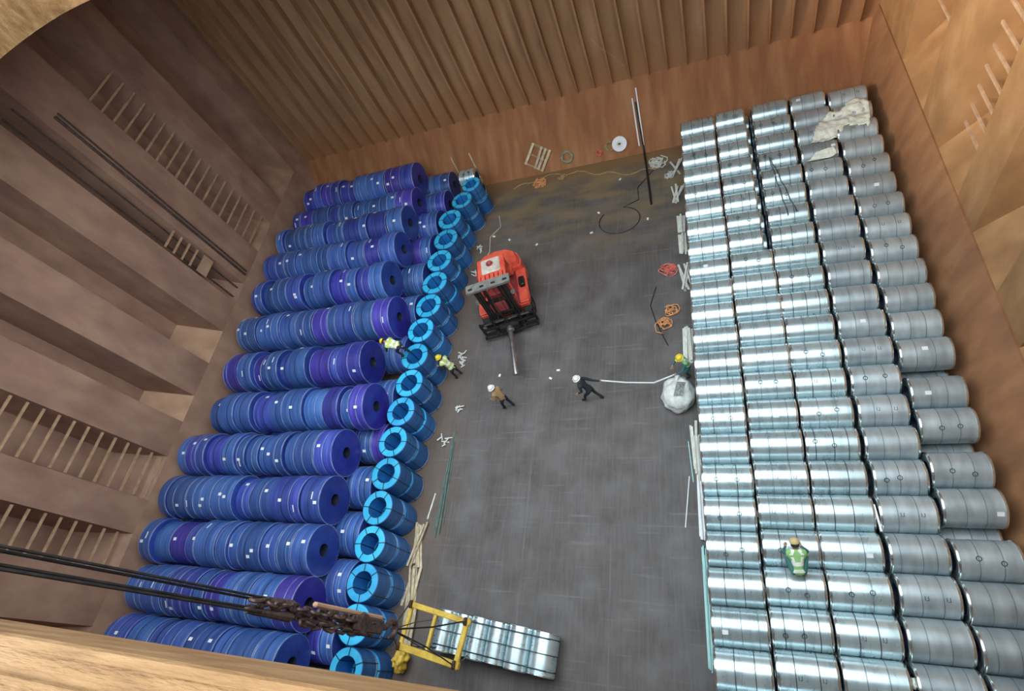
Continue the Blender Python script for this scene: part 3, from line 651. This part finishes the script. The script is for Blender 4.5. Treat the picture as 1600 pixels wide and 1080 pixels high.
# ------------------------------------------------------------------ people
def person(name, loc, face, joints, label, shirt, trouser, vest=None, helm='helm_white', gloves=None, cap=False):
    """joints in local metres, +y is where the body faces; returns the root Empty"""
    root = bpy.data.objects.new('person', None); C.objects.link(root); root.location = loc; root.rotation_euler = (0, 0, face); tag(root, label, 'person')
    J = {k: Vector(v) for k, v in joints.items()}
    rad = dict(pelvis=.135, waist=.125, chest=.15, neck=.06, head=.095, crown=.09, shl=.075, shr=.075, ell=.048, elr=.048, wrl=.032, wrr=.032, hal=.038, har=.038, hil=.095, hir=.095, knl=.062, knr=.062, anl=.045, anr=.045, tol=.04, tor=.04)
    E = [('pelvis', 'waist', 1), ('waist', 'chest', 1), ('chest', 'neck', 1), ('neck', 'head', 2), ('head', 'crown', 2)]
    for s in 'lr': E += [('chest', 'sh'+s, 1), ('sh'+s, 'el'+s, 1), ('el'+s, 'wr'+s, 1), ('wr'+s, 'ha'+s, 2), ('pelvis', 'hi'+s, 0), ('hi'+s, 'kn'+s, 0), ('kn'+s, 'an'+s, 0), ('an'+s, 'to'+s, 3)]
    names = list(rad); idx = {n: i for i, n in enumerate(names)}
    me = bpy.data.meshes.new('tmp'); me.from_pydata([J[n] for n in names], [(idx[a], idx[b]) for a, b, _ in E], [])
    ob = bpy.data.objects.new('tmp', me); C.objects.link(ob)
    ob.modifiers.new('s', 'SKIN'); ob.modifiers.new('d', 'SUBSURF').levels = 2
    for i, n in enumerate(names):
        sv = me.skin_vertices[0].data[i]; sv.radius = (rad[n], rad[n]*(.8 if n in ('chest', 'waist', 'pelvis') else 1)); sv.use_root = (n == 'pelvis')
    dg = bpy.context.evaluated_depsgraph_get(); dg.update()
    em = bpy.data.meshes.new_from_object(ob.evaluated_get(dg)); bpy.data.objects.remove(ob)
    def seg(p):
        best = (9, 0, None)
        for a, b_, m in E:
            A, B = J[a], J[b_]; d = B-A; t_ = max(0, min(1, (p-A).dot(d)/max(d.length_squared, 1e-6))); dist = (p-A-d*t_).length/(rad[a]*(1-t_)+rad[b_]*t_)
            if dist < best[0]: best = (dist, m, (a, b_))
        return best
    mb = MB(); V = [v.co.copy() for v in em.vertices]; vestf = []
    for p in em.polygons:
        c = p.center; _, m, ab = seg(c)
        mb.f.append(tuple(p.vertices)); mb.m.append(m)
        if vest and ab in (('pelvis', 'waist'), ('waist', 'chest'), ('chest', 'neck'), ('chest', 'shl'), ('chest', 'shr')): vestf.append(p.index)
    mb.v = [tuple(v) for v in V]
    # fingers: four and a thumb per hand, bent
    for s, sg in (('l', -1), ('r', 1)):
        h = J['ha'+s]; d = (h-J['wr'+s]).normalized(); side = d.cross(Vector((0, 0, 1))); side = side.normalized() if side.length > .1 else Vector((1, 0, 0)); dn_ = side.cross(d).normalized()*-1
        if dn_.z > 0: dn_ = -dn_
        for k, ln in enumerate((.062, .072, .068, .052)):
            o_ = side*(-.027+.018*k); a = h+o_+d*.01
            mb.tube([a, a+d*(.03+ln*.35), a+d*(.03+ln*.75)+dn_*.018, a+d*(.03+ln*.85)+dn_*.042], [.0105, .0095, .0085, .007], 6, mi=2)
        a = h+side*(-.03)-d*.01
        mb.tube([a, a-side*.03+d*.02, a-side*.035+d*.05+dn_*.015], [.012, .0105, .008], 6, mi=2)
    # face: nose, ears
    hd = J['head']; up = (J['crown']-J['neck']).normalized(); fw = Vector((0, 1, 0)); fw = (fw-up*fw.dot(up)).normalized(); rt = fw.cross(up)
    Mh = Matrix((( rt.x, fw.x, up.x), (rt.y, fw.y, up.y), (rt.z, fw.z, up.z))).to_4x4(); Mh.translation = hd
    hp = lambda x_, y_, z_: Mh @ Vector((x_, y_, z_))
    mb.tube([hp(0, .085, .03), hp(0, .105, .0), hp(0, .118, -.02), hp(0, .09, -.03)], [.008, .011, .015, .009], 6, mi=2)
    for sx in (-1, 1): mb.tube([hp(sx*.092, .0, -.03), hp(sx*.102, -.008, 0), hp(sx*.09, -.005, .03)], [.009, .013, .009], 6, mi=2)
    body = mb.obj('body', [trouser, shirt, 'skin', 'black'], root, ang=80)
    for sx in (-1, 1): MB().tube([hp(sx*.034, .083, .018), hp(sx*.034, .097, .018)], [.013, .008], 8).obj('eye', 'hair', root)
    MB().tube([hp(-.025, .088, -.055), hp(0, .098, -.056), hp(.025, .088, -.055)], .006, 5).obj('mouth', 'dark_red', root)
    prof = [(-.045, .108), (-.04, .118), (.0, .112), (.03, .098), (.07, .03)] if False else [(-.03, .100), (.03, .102), (.07, .085), (.095, .045), (.10, .004)]
    MB().lathe([(-.06, .099), (.02, .103), (.06, .085), (.085, .04), (.09, .003)], 20, axis='z', closed=False, M_=Mh @ Matrix.Translation((0, -.012, .01))).obj('hair', 'hair', root)
    hm = MB()
    hm.lathe([(.035, .155 if not cap else .115), (.043, .128), (.05, .132), (.10, .127), (.15, .098), (.178, .05), (.185, .004)], 24, axis='z', closed=False, M_=Mh @ Matrix.Scale(.96, 4) @ Matrix.Translation((0, 0, -.005)))
    hm.add([Mh @ Vector(v) for v in ((-.07, .09, .035), (.07, .09, .035), (.05, .175, .02), (-.05, .175, .02), (-.07, .09, .045), (.07, .09, .045), (.05, .175, .028), (-.05, .175, .028))], [(0, 1, 2, 3), (7, 6, 5, 4), (0, 4, 5, 1), (1, 5, 6, 2), (2, 6, 7, 3), (3, 7, 4, 0)])
    hobj = hm.obj('cap' if cap else 'helmet', helm, root)
    if not cap: MB().tube([hp(0, -.10, .14), hp(0, -.03, .178), hp(0, .05, .178), hp(0, .11, .13)], .012, 6).obj('helmet_ridge', helm, hobj)
    if vest:
        vb = MB(); mp = {}
        ax = (J['chest']-J['pelvis']).normalized(); L_ = (J['chest']-J['pelvis']).length
        rx = (J['shr']-J['shl']).normalized()
        for fi in vestf:
            p = em.polygons[fi]; q = []
            for vi in p.vertices:
                if vi not in mp: mp[vi] = len(vb.v); vv = em.vertices[vi]; vb.v.append(tuple(vv.co+vv.normal*.022))
                q.append(mp[vi])
            tt = (p.center-J['pelvis']).dot(ax)/L_; xx = abs((p.center-J['chest']).dot(rx))
            vb.f.append(tuple(q)); vb.m.append(1 if (.12 < tt < .3 or .52 < tt < .70 or (.70 <= tt and .06 < xx < .125)) else 0)
        if vb.f: vb.obj('safety_vest', [vest, 'reflect'], root, ang=80)
    return root
def stand(stride=.0, lean=.1, arms=None, crouch=0.0, twist=0):
    hz = .92-crouch
    J = dict(pelvis=(0, 0, hz), waist=(0, lean*.35, hz+.18), chest=(0, lean, hz+.40), neck=(0, lean*1.25, hz+.57), head=(0, lean*1.35+.02, hz+.70), crown=(0, lean*1.4+.02, hz+.77),
             shl=(-.19, lean, hz+.47), shr=(.19, lean, hz+.47), ell=(-.25, lean-.05, hz+.20), elr=(.25, lean-.05, hz+.20), wrl=(-.26, lean+.12, hz+.02), wrr=(.26, lean+.12, hz+.02), hal=(-.26, lean+.19, hz-.03), har=(.26, lean+.19, hz-.03),
             hil=(-.10, 0, hz-.06), hir=(.10, 0, hz-.06), knl=(-.12, stride*.55+.06+crouch*.9, .49-crouch*.2), knr=(.12, -stride*.3+.06+crouch*.9, .49-crouch*.2), anl=(-.12, stride, .08), anr=(.12, -stride, .08+.0), tol=(-.13, stride+.16, .04), tor=(.13, -stride+.16, .04))
    if arms: J.update(arms)
    return J
def upperbend(hz, fwd, dz):
    """torso bent forward: fwd = horizontal reach of the neck, dz = its height over the pelvis"""
    d = Vector((0, fwd, dz)); u = d.normalized()
    P = lambda k, x=0: (x, d.y*k, hz+d.z*k)
    hd = Vector((0, d.y, hz+d.z))+u*.14
    return dict(pelvis=(0, 0, hz), waist=P(.32), chest=P(.72), neck=P(1.0), head=tuple(hd), crown=tuple(hd+u*.07), shl=P(.85, -.19), shr=P(.85, .19),
                ell=(-.27, d.y*.85+.12, hz+d.z*.85-.24), elr=(.27, d.y*.85+.12, hz+d.z*.85-.24), wrl=(-.20, d.y*.85+.30, hz+d.z*.85-.40), wrr=(.20, d.y*.85+.30, hz+d.z*.85-.40), hal=(-.18, d.y*.85+.36, hz+d.z*.85-.45), har=(.18, d.y*.85+.36, hz+d.z*.85-.45))

J = stand(.16, .14); J.update(ell=(-.27, .1, 1.12), wrl=(-.22, .32, 1.02), hal=(-.21, .39, 1.0))
person('p', (-8.22, 8.99, 0), math.radians(70), J, 'person in white helmet and tan shirt walking alone below the forklift pole', 'khaki', 'navy', None, 'helm_white')
J = stand(.34, .22); J.update(elr=(.30, -.1, 1.10), wrr=(.38, -.3, .98), har=(.42, -.35, .95))
person('p', (-4.72, 9.15, 0), math.radians(75), J, 'person in white helmet and dark overalls striding left pulling a pale tape', 'navy', 'navy', None, 'helm_white')
J = stand(.05, .1, crouch=.10); J.update(upperbend(.84, .20, .50)); J.update(wrl=(-.15, .55, .80), hal=(-.12, .62, .78), ell=(-.25, .35, .95))
person('p', (-1.16, 10.02, 0), math.radians(120), J, 'person in yellow helmet and green vest bending over the white sack', 'teal_cloth', 'teal_cloth', 'vest', 'helm_yellow')
# seated on coils, back to the camera
zt = ztop+RZ
J = stand(0); J.update(upperbend(.24, .52, .36)); J.update(hil=(-.12, .02, .22), hir=(.12, .02, .22), knl=(-.24, .40, .44), knr=(.24, .40, .44), anl=(-.2, .20, .06), anr=(.2, .20, .06), tol=(-.22, .36, .03), tor=(.22, .36, .03),
    ell=(-.30, .52, .32), elr=(.30, .52, .32), wrl=(-.2, .68, .16), wrr=(.2, .68, .16), hal=(-.18, .74, .13), har=(.18, .74, .13))
person('p', (1.42, 2.86, zt-.03), math.radians(4), J, 'person in tan cap and green vest crouching on the right-hand coils', 'teal_cloth', 'teal_cloth', 'vest', 'cap_tan', cap=True)
# two on the blue stack
J = stand(.10, .1, crouch=.15); J.update(upperbend(.78, .50, .18))
person('p', (-12.45, 10.8, 1.88), math.radians(80), J, 'person in yellow helmet bending low over the blue rows', 'navy', 'navy', 'vest_yellow', 'helm_yellow')
J = stand(.06, .22, crouch=.05); J.update(wrl=(-.2, .45, 1.15), hal=(-.18, .51, 1.14), wrr=(.2, .45, 1.15), har=(.18, .51, 1.14))
person('p', (-10.78, 10.6, 0), math.radians(75), J, 'person in yellow helmet and vest standing on the floor against the upright rings', 'navy', 'navy', 'vest_yellow', 'helm_yellow')
# tape between two of them
t = MB(); pts = [Vector(p) for p in ((-4.27, 9.465, .95), (-3.4, 9.5, .6), (-2.42, 9.55, .35), (-2.35, 9.57, .36), (-1.64, 9.61, .78))]
t.tube(pts, .028, 6); tag(t.obj('measuring_tape', 'tag'), 'long pale tape stretched between the two people by the right-hand coils', 'tape')

# ------------------------------------------------------------------ loose things
def blob(name, c, rx, ry, rz, mat, seed, label, cat, amp=.12, parent=None):
    rd = random.Random(seed); bm = bmesh.new(); bmesh.ops.create_icosphere(bm, subdivisions=4, radius=1)
    from mathutils import noise as nz
    for v in bm.verts:
        p = v.co.copy(); k = 1+amp*nz.noise(p*2.2+Vector((seed, 0, 0)))*1.6+amp*.5*nz.noise(p*6+Vector((seed, 3, 0)))
        v.co = Vector((p.x*rx, p.y*ry, max(p.z, -.55)*rz))*k
        if v.co.z < -.5*rz: v.co.z = -.5*rz
    for f in bm.faces: f.smooth = True
    me = bpy.data.meshes.new(name); bm.to_mesh(me); bm.free(); me.materials.append(M[mat])
    o = add_obj(name, me, parent, (c[0], c[1], c[2]+.5*rz)); 
    if label: tag(o, label, cat)
    return o
bag = blob('woven_sack', (-1.58, 9.05, 0), .58, .68, .50, 'sack', 3, 'large round white sack with a dark printed patch on the floor beside the right stack', 'sack')
pt = []
nn = 9
for j in range(nn):
    for i in range(4): pt.append((-.05+.10*i+(.035*j-.14)*.5, -.28+.07*j, 0))
from mathutils import noise as nz
V = []
for (x_, y_, _) in pt:
    z_ = .50*math.sqrt(max(0, 1-(x_/.60)**2-(y_/.70)**2))+.03; V.append((x_, y_, z_+.02))
MB().add(V, [(j*4+i, j*4+i+1, j*4+i+5, j*4+i+4) for j in range(nn-1) for i in range(3)]).obj('printed_patch', 'sack_dark', bag)
tie = MB().tube([(-.0, .42, .4), (.03, .55, .42), (-.05, .66, .40)], [.05, .10, .03], 8).obj('sack_neck', 'sack', bag)

def stick_pile(name, spots, wd, ht, mat, labels, cat, group=None):
    for i, (a, b) in enumerate(spots):
        a = Vector(a); b = Vector(b)
        o = MB().beam((0, 0, 0), b-a, wd, ht).obj(name, mat, None, smooth=False); o.location = a
        tag(o, labels if isinstance(labels, str) else labels[i], cat, group)
def sticks(name, n, x, ya, yb, spread, mat, label, cat, group, seed, ang=.12, L=None, wd=.08, ht=.045, layer=3):
    rd = random.Random(seed)
    for i in range(n):
        L_ = (L or (yb-ya))*rd.uniform(.85, 1.0); yc = rd.uniform(ya+L_/2, max(yb-L_/2, ya+L_/2+.01)); a = rd.uniform(-ang, ang)
        xx = x-spread+2*spread*(i+.5)/n; z = ht/2+.003+(i % layer)*(ht+.002)
        o = MB().beam((0, -L_/2, 0), (0, L_/2, 0), wd*rd.uniform(.8, 1.2), ht).obj(name, mat, None, smooth=False)
        o.location = (xx, yc, z); o.rotation_euler = (0, 0, a)
        tag(o, '%s, %s from the left' % (label, nth(i+1)) , cat, group)
sticks('timber_batten', 3, -1.22, 20.5, 21.6, .12, 'wood_pale', 'short pale batten by the far end of the aisle-side coils', 'timber', 'battens at the far end', 11, .5)
sticks('timber_batten', 5, -1.27, 18.7, 19.9, .18, 'wood_pale', 'pale batten in the crossed heap by the far coils', 'timber', 'crossed battens', 12, .5)
sticks('timber_batten', 5, -1.16, 16.9, 18.0, .16, 'wood_pale', 'pale batten in the bundle below the crossed heap', 'timber', 'upper bundle of battens', 13, .06)
sticks('timber_batten', 5, -1.14, 15.7, 16.9, .16, 'wood_pale', 'pale batten in the bundle above the red netting', 'timber', 'bundle above the red netting', 14, .08)
sticks('timber_batten', 5, -1.12, 13.8, 15.2, .16, 'wood_pale', 'pale timber batten splayed beside the red netting', 'timber', 'splayed battens', 15, .35)
sticks('timber_batten', 7, -1.16, 10.4, 12.1, .17, 'wood_pale', 'pale batten in the bundle above the white sack', 'timber', 'bundle above the sack', 16, .10)
sticks('timber_batten', 8, -1.08, 5.8, 8.1, .13, 'wood_pale', 'pale batten in the long bundle below the white sack', 'timber', 'bundle below the sack', 17, .05, L=1.6)
sticks('white_bar', 7, -1.02, 3.95, 6.2, .10, 'tag', 'long white bar in the tight bundle by the coils', 'bar', 'white bars', 18, .03, wd=.045)
sticks('teal_bar', 7, -1.0, .35, 3.85, .085, 'teal', 'long teal bar in the near bundle by the coils', 'bar', 'teal bars', 19, .015, wd=.045)
tag(MB().beam((-1.33, 7.35, .02), (-1.23, 5.9, .02), .03, .03).obj('teal_rod', 'teal', smooth=False), 'thin pale teal rod lying alone on the floor below the white sack', 'rod')
tag(MB().beam((-1.55, 4.4, .02), (-1.35, 6.1, .02), .03, .03).obj('white_rod', 'tag', smooth=False), 'thin white rod lying alone beside the bundle of white bars', 'rod')
# left side wood
sticks('timber_plank', 7, -11.3, 2.6, 4.3, .16, 'wood', 'tan plank in the upper heap beside the rings', 'timber', 'upper plank heap', 21, .25)
sticks('timber_plank', 8, -11.2, 1.3, 2.7, .2, 'wood', 'tan plank in the middle heap beside the rings', 'timber', 'middle plank heap', 22, .2)
sticks('timber_plank', 9, -11.05, -.15, 1.45, .24, 'wood', 'tan plank in the heap under the yellow spreader', 'timber', 'lower plank heap', 23, .1)
tag(MB().beam((-11.1, 4.4, .02), (-10.95, 5.4, .02), .05, .04).obj('timber_batten', 'wood_pale', smooth=False), 'single pale batten lying above the plank heaps beside the upright rings', 'timber')
sticks('teal_strip', 4, -10.55, 1.7, 8.4, .13, 'dark_teal', 'long dark green floor strip along the rings', 'strip', 'dark strips', 24, .04, L=4.2, wd=.04, ht=.02)
blob('yellow_sack', (-10.95, -.35, .16), .25, .36, .3, 'yellow', 9, 'crumpled dull yellow sack beside the nearest upright ring', 'sack', .3)
# debris along the rings
for i, (x, y, s) in enumerate(((-10.95, 17.9, .3), (-11.0, 16.3, .25), (-10.9, 11.6, .35), (-10.8, 11.2, .22), (-11.0, 7.6, .4), (-10.55, 9.0, .2))):
    rd = random.Random(60+i); b = MB()
    for k in range(6):
        a = rd.uniform(0, 6.28); p = Vector((rd.uniform(-s, s)*.5, rd.uniform(-s, s)*.6, .02+.025*k)); d = Vector((math.cos(a), math.sin(a), 0))*rd.uniform(.08, .2)
        b.beam(p-d, p+d, .05, .02)
    o = b.obj('scrap_heap', 'bore_grey', smooth=False); o.location = (x, y, 0); o['kind'] = 'stuff'
    tag(o, ['pale scrap of strapping on the floor by the fourth upright ring', 'pale scrap of strapping on the floor by the fifth upright ring', 'pale litter beside the standing person at the rings', 'small pale litter just above the standing person at the rings', 'white scrap heap at the foot of the eleventh upright ring', 'small white scrap by the dark strips'][i], 'scrap')
bits = [(-6.3, 10.55), (-8.9, 10.5), (-6.6, 10.2), (-7.9, 17.6), (-9.4, 18.2), (-5.2, 17.8), (-2.6, 18.1), (-10.3, 18.6), (-3.9, 21.0), (-4.9, 19.0)]
for i, (x, y) in enumerate(bits):
    o = MB().box((0, 0, .02), (.14, .09, .035), Matrix.Rotation(i*1.3, 3, 'Z'), bev=.01).obj('paper_scrap', 'tag'); o.location = (x, y, 0); tag(o, 'small white scrap on the floor %s' % ('between the forklift pole and the striding person', 'left of the forklift pole tip', 'just above the striding person', 'behind the forklift, right one', 'behind the forklift, middle one', 'left of the cable loop', 'right of the cable loop', 'behind the forklift, left one', 'near the tan rope under the white reel', 'above the cable loop')[i], 'scrap', 'white scraps on the floor')

# ropes, nets and odds at the foot of the hopper plate
def slope_z(y): return max(0, (y-HY)*HZ/(YF-HY))
pts = []
rd = random.Random(5)
for k in range(60):
    x = -9.6+7.6*k/59; pts.append((x, 21.75+.5*math.sin(k*.09)+.12*math.sin(k*.5)+rd.uniform(-.03, .03), .03))
tag(MB().tube(pts, .03, 5).obj('rope', 'tan_rope'), 'long tan rope lying along the foot of the far slope', 'rope')
def tangle(name, c, r, n, mat, label, seed, tr=.018, h=.12, cat='rope'):
    rd = random.Random(seed); b = MB()
    for q in range(n):
        ph = rd.uniform(0, 6.28); rr = r*rd.uniform(.35, .8); cx, cy = rd.uniform(-r, r)*.4, rd.uniform(-r, r)*.4; e = rd.uniform(.5, 1)
        b.tube([(cx+rr*math.cos(ph+a), cy+rr*e*math.sin(ph+a), tr+h*rd.uniform(0, 1)) for a in (rd.uniform(4, 6)*k/14 for k in range(15))], tr, 5)
    o = b.obj(name, mat); o.location = c; tag(o, label, cat); return o
tangle('rope_tangle', (-1.75, 15.0, 0), .40, 9, 'redrope', 'tangled red netting on the floor beside the splayed battens', 31, .02)
o = tangle('rope_tangle', (-2.0, 12.3, 0), .40, 7, 'orange', 'tangled orange rope on the floor above the bundled battens', 32, .022)
tangle('rope_tangle', (-1.75, 12.9, 0), .32, 5, 'orange', 'smaller orange rope loops above the larger orange tangle', 33, .022)
tangle('rope_tangle', (-8.15, 21.75, 0), .40, 9, 'orange', 'pale orange shreds in front of the broken pallet', 34, .025)
tangle('rope_tangle', (-6.9, 21.85, 0), .28, 6, 'tan_rope', 'small tan rope coil left of the middle of the far edge', 35, .02)
tangle('rope_tangle', (-2.1, 21.6, 0), .42, 8, 'wood_pale', 'cream rope bundle at the top of the dark floor by the leaning pole', 36, .03)
tangle('rope_tangle', (-1.5, 20.6, 0), .3, 7, 'bore_grey', 'white shredded strapping beside the third aisle-side coil', 37, .02)
def on_slope(name, y, z_extra=.02): return y, slope_z(y)+z_extra
ang = math.atan2(HZ, YF-HY)
def slope_empty(name, x, y, label, cat, lift=.04):
    o = bpy.data.objects.new(name, None); C.objects.link(o); n = Vector((0, -math.sin(ang), math.cos(ang)))
    o.location = Vector((x, y, slope_z(y)))+n*lift; o.rotation_euler = (ang, 0, 0); tag(o, label, cat); return o
# broken pallet
pa = slope_empty('pallet', -8.15, 23.15, 'broken wooden pallet lying tilted on the foot of the far slope', 'pallet', .05)
rz = Matrix.Rotation(math.radians(-32), 4, 'Z')
pm = MB().box((0, 0, .06), (.13, 1.15, .03)).mesh('slat', 'wood', smooth=False)
for k, xx in enumerate((-.48, -.16, .05, .26, .50)):
    if k == 1: continue
    o = add_obj('slat', pm, pa, rz @ Vector((xx, 0, 0)), (0, 0, math.radians(-32+(4 if k == 2 else 0))))
bm_ = MB().box((0, 0, .02), (1.15, .09, .07)).mesh('bearer', 'tan_rope', smooth=False)
for yy in (-.52, 0, .52): add_obj('bearer', bm_, pa, rz @ Vector((0, yy, 0)), (0, 0, math.radians(-32)))
ne = slope_empty('green_netting', -6.6, 22.95, 'faded green netting rolled up on the far slope', 'net', .06)
rd = random.Random(3); b = MB()
for q in range(9): b.tube([(.34*math.cos(a+q)*rd.uniform(.6, 1), .34*math.sin(a+q)*rd.uniform(.6, 1), .05*math.sin(a*2+q)+.03) for a in (2*PI*k/12 for k in range(12))], .02, 5, closed=True)
b.obj('net_loops', 'green', ne)
re = slope_empty('red_netting', -4.95, 22.85, 'small bright red netting wad left of the white reel', 'net', .05)
b = MB()
for q in range(8): b.tube([(.18*math.cos(a+q)*rd.uniform(.4, 1), .18*math.sin(a+q)*rd.uniform(.4, 1), .04*math.sin(a*2+q)+.03) for a in (2*PI*k/10 for k in range(10))], .02, 5, closed=True)
b.obj('net_loops', 'redrope', re)
gw = slope_empty('brown_netting', -4.35, 23.0, 'dull brown netting wad touching the white reel', 'net', .05)
b = MB()
for q in range(8): b.tube([(.28*math.cos(a+q)*rd.uniform(.4, 1), .30*math.sin(a+q)*rd.uniform(.4, 1), .04*math.sin(a*2+q)+.03) for a in (2*PI*k/10 for k in range(10))], .02, 5, closed=True)
b.obj('net_loops', 'tan_rope', gw)
rl = slope_empty('strapping_reel', -3.85, 23.0, 'round white strapping reel resting on the foot of the far slope', 'reel', .02)
MB().lathe([(0, .15), (.0, .36), (.05, .38), (.17, .38), (.22, .36), (.22, .15)], 28, axis='z').obj('spool', 'tag', rl)
MB().lathe([(.01, .06), (.01, .15), (.225, .15), (.20, .06)], 20, axis='z').obj('core', 'sheet', rl)
# leaning pole with white strips, lying black pole
tag(MB().tube([(-2.43, 18.95, .05), (-2.62, 21.5, .06), (-2.72, 22.5, .09), (-2.85, 24.2, 1.78)], .05, 8).obj('black_pole', 'black'), 'long black pole lying from the dark floor up onto the far slope', 'pole')
for k, dx in enumerate((-.12, .10)):
    tag(MB().beam((-2.80+dx, 22.75, .32), (-2.88+dx, 24.3+.3*k, 1.95+.31*k), .06, .03).obj('white_strip', 'tag', smooth=False), 'thin white strip on the far slope %s the black pole' % ('left of' if k == 0 else 'right of'), 'strip')
# cable loop on the floor
pts = [(-3.9+.95*math.cos(a), 18.3+.8*math.sin(a), .025) for a in (math.radians(140+300*k/30) for k in range(31))]
pts += [(-3.0, 19.4, .025), (-3.05, 20.2, .025), (-2.3, 21.2, .025)]
tag(MB().tube(pts, .02, 5).obj('cable', 'black'), 'thin dark cable curled in a wide loop on the far part of the floor', 'cable')
pts = [(-1.9, 11.3, .02), (-2.35, 12.5, .02), (-2.55, 13.3, .02), (-2.3, 14.2, .02)]
tag(MB().tube(pts, .02, 5).obj('cable', 'black'), 'thin dark cable curving past the orange rope tangles', 'cable')
tag(MB().tube([(-10.2, 20.0, .02), (-10.0, 19.2, .02), (-10.5, 18.6, .02), (-10.4, 17.6, .02), (-10.8, 16.6, .02), (-10.6, 15.4, .02)], .015, 5).obj('strapping_wire', 'bore_grey'), 'pale loose strapping wire on the floor between forklift and far rings', 'wire')

# plastic sheet draped over the top coils in the far right corner
def drape(name, outline, mat, label, cat, amp=.05):
    zt = ztop+RZ
    xs = [p[0] for p in outline]; ys = [p[1] for p in outline]; x0, x1, y0, y1 = min(xs), max(xs), min(ys), max(ys)
    nx, ny = 40, 30
    def inside(x, y):
        c = False; n = len(outline)
        for i in range(n):
            a, b = outline[i], outline[i-1]
            if (a[1] > y) != (b[1] > y) and x < (b[0]-a[0])*(y-a[1])/(b[1]-a[1])+a[0]: c = not c
        return c
    mb = MB(); ids = {}
    def vid(i, j):
        if (i, j) not in ids:
            x = x0+(x1-x0)*i/nx; y = y0+(y1-y0)*j/ny
            ph = ((21.7-y+.5*PY) % PY)/PY-.5; z = zt-.5*RZ*(abs(ph)*2)**2.4*.9
            z += .03+amp*abs(nz.noise(Vector((x*3, y*3, 0))))+amp*.4*abs(nz.noise(Vector((x*9, y*9, 4))))
            ids[(i, j)] = len(mb.v); mb.v.append((x, y, z))
        return ids[(i, j)]
    for i in range(nx):
        for j in range(ny):
            if inside(x0+(x1-x0)*(i+.5)/nx, y0+(y1-y0)*(j+.5)/ny):
                mb.f.append((vid(i, j), vid(i+1, j), vid(i+1, j+1), vid(i, j+1))); mb.m.append(0)
    o = mb.obj(name, mat, ang=80); m_ = o.modifiers.new('t', 'SOLIDIFY'); m_.thickness = .015; tag(o, label, cat); return o
drape('plastic_sheet', [(4.0, 19.0), (4.35, 18.85), (5.0, 19.05), (5.25, 19.55), (6.05, 19.35), (6.25, 20.2), (6.2, 20.9), (5.6, 20.95), (5.2, 20.35), (4.9, 20.55), (4.45, 20.1)], 'sheet', 'crumpled pale plastic sheet lying over the far coils by the right wall', 'sheet', .16)
drape('plastic_sheet', [(3.75, 18.1), (4.1, 18.0), (4.8, 18.25), (4.7, 18.5), (4.1, 18.4)], 'sheet', 'small scrap of crumpled film on the coil below the plastic sheet', 'sheet', .06)
# wires draped over the middle column
for k, (a, b) in enumerate((((2.45, 18.6), (2.75, 15.4)), ((2.5, 18.5), (3.05, 15.5)))):
    pts = []
    for i in range(34):
        t_ = i/33; x = a[0]+(b[0]-a[0])*t_; y = a[1]+(b[1]-a[1])*t_; ph = ((21.75-y+.5*PY) % PY)/PY-.5
        pts.append((x, y, ztop+RZ+.04-.12*(abs(ph)*2)**2))
    tag(MB().tube(pts, .016, 5).obj('loose_wire', 'strap'), 'thin dark wire trailing over the far coils of the middle column, %s one' % ('left' if k == 0 else 'right'), 'wire')
# pale blob standing in for a hidden person's helmet, and a white stick
zt = ztop+RZ
blob('helmet_blob', (3.53, .62, zt-.2), .05, .12, .16, 'sheet', 15, 'pale yellow helmet of a hidden person between two columns of coils near the bottom edge', 'helmet_blob', .2)
tag(MB().beam((3.48, 4.75, zt-.02), (3.53, 4.05, zt-.05), .05, .03).obj('white_batten', 'tag', smooth=False), 'short white batten in the gap right of the middle column of coils', 'batten')
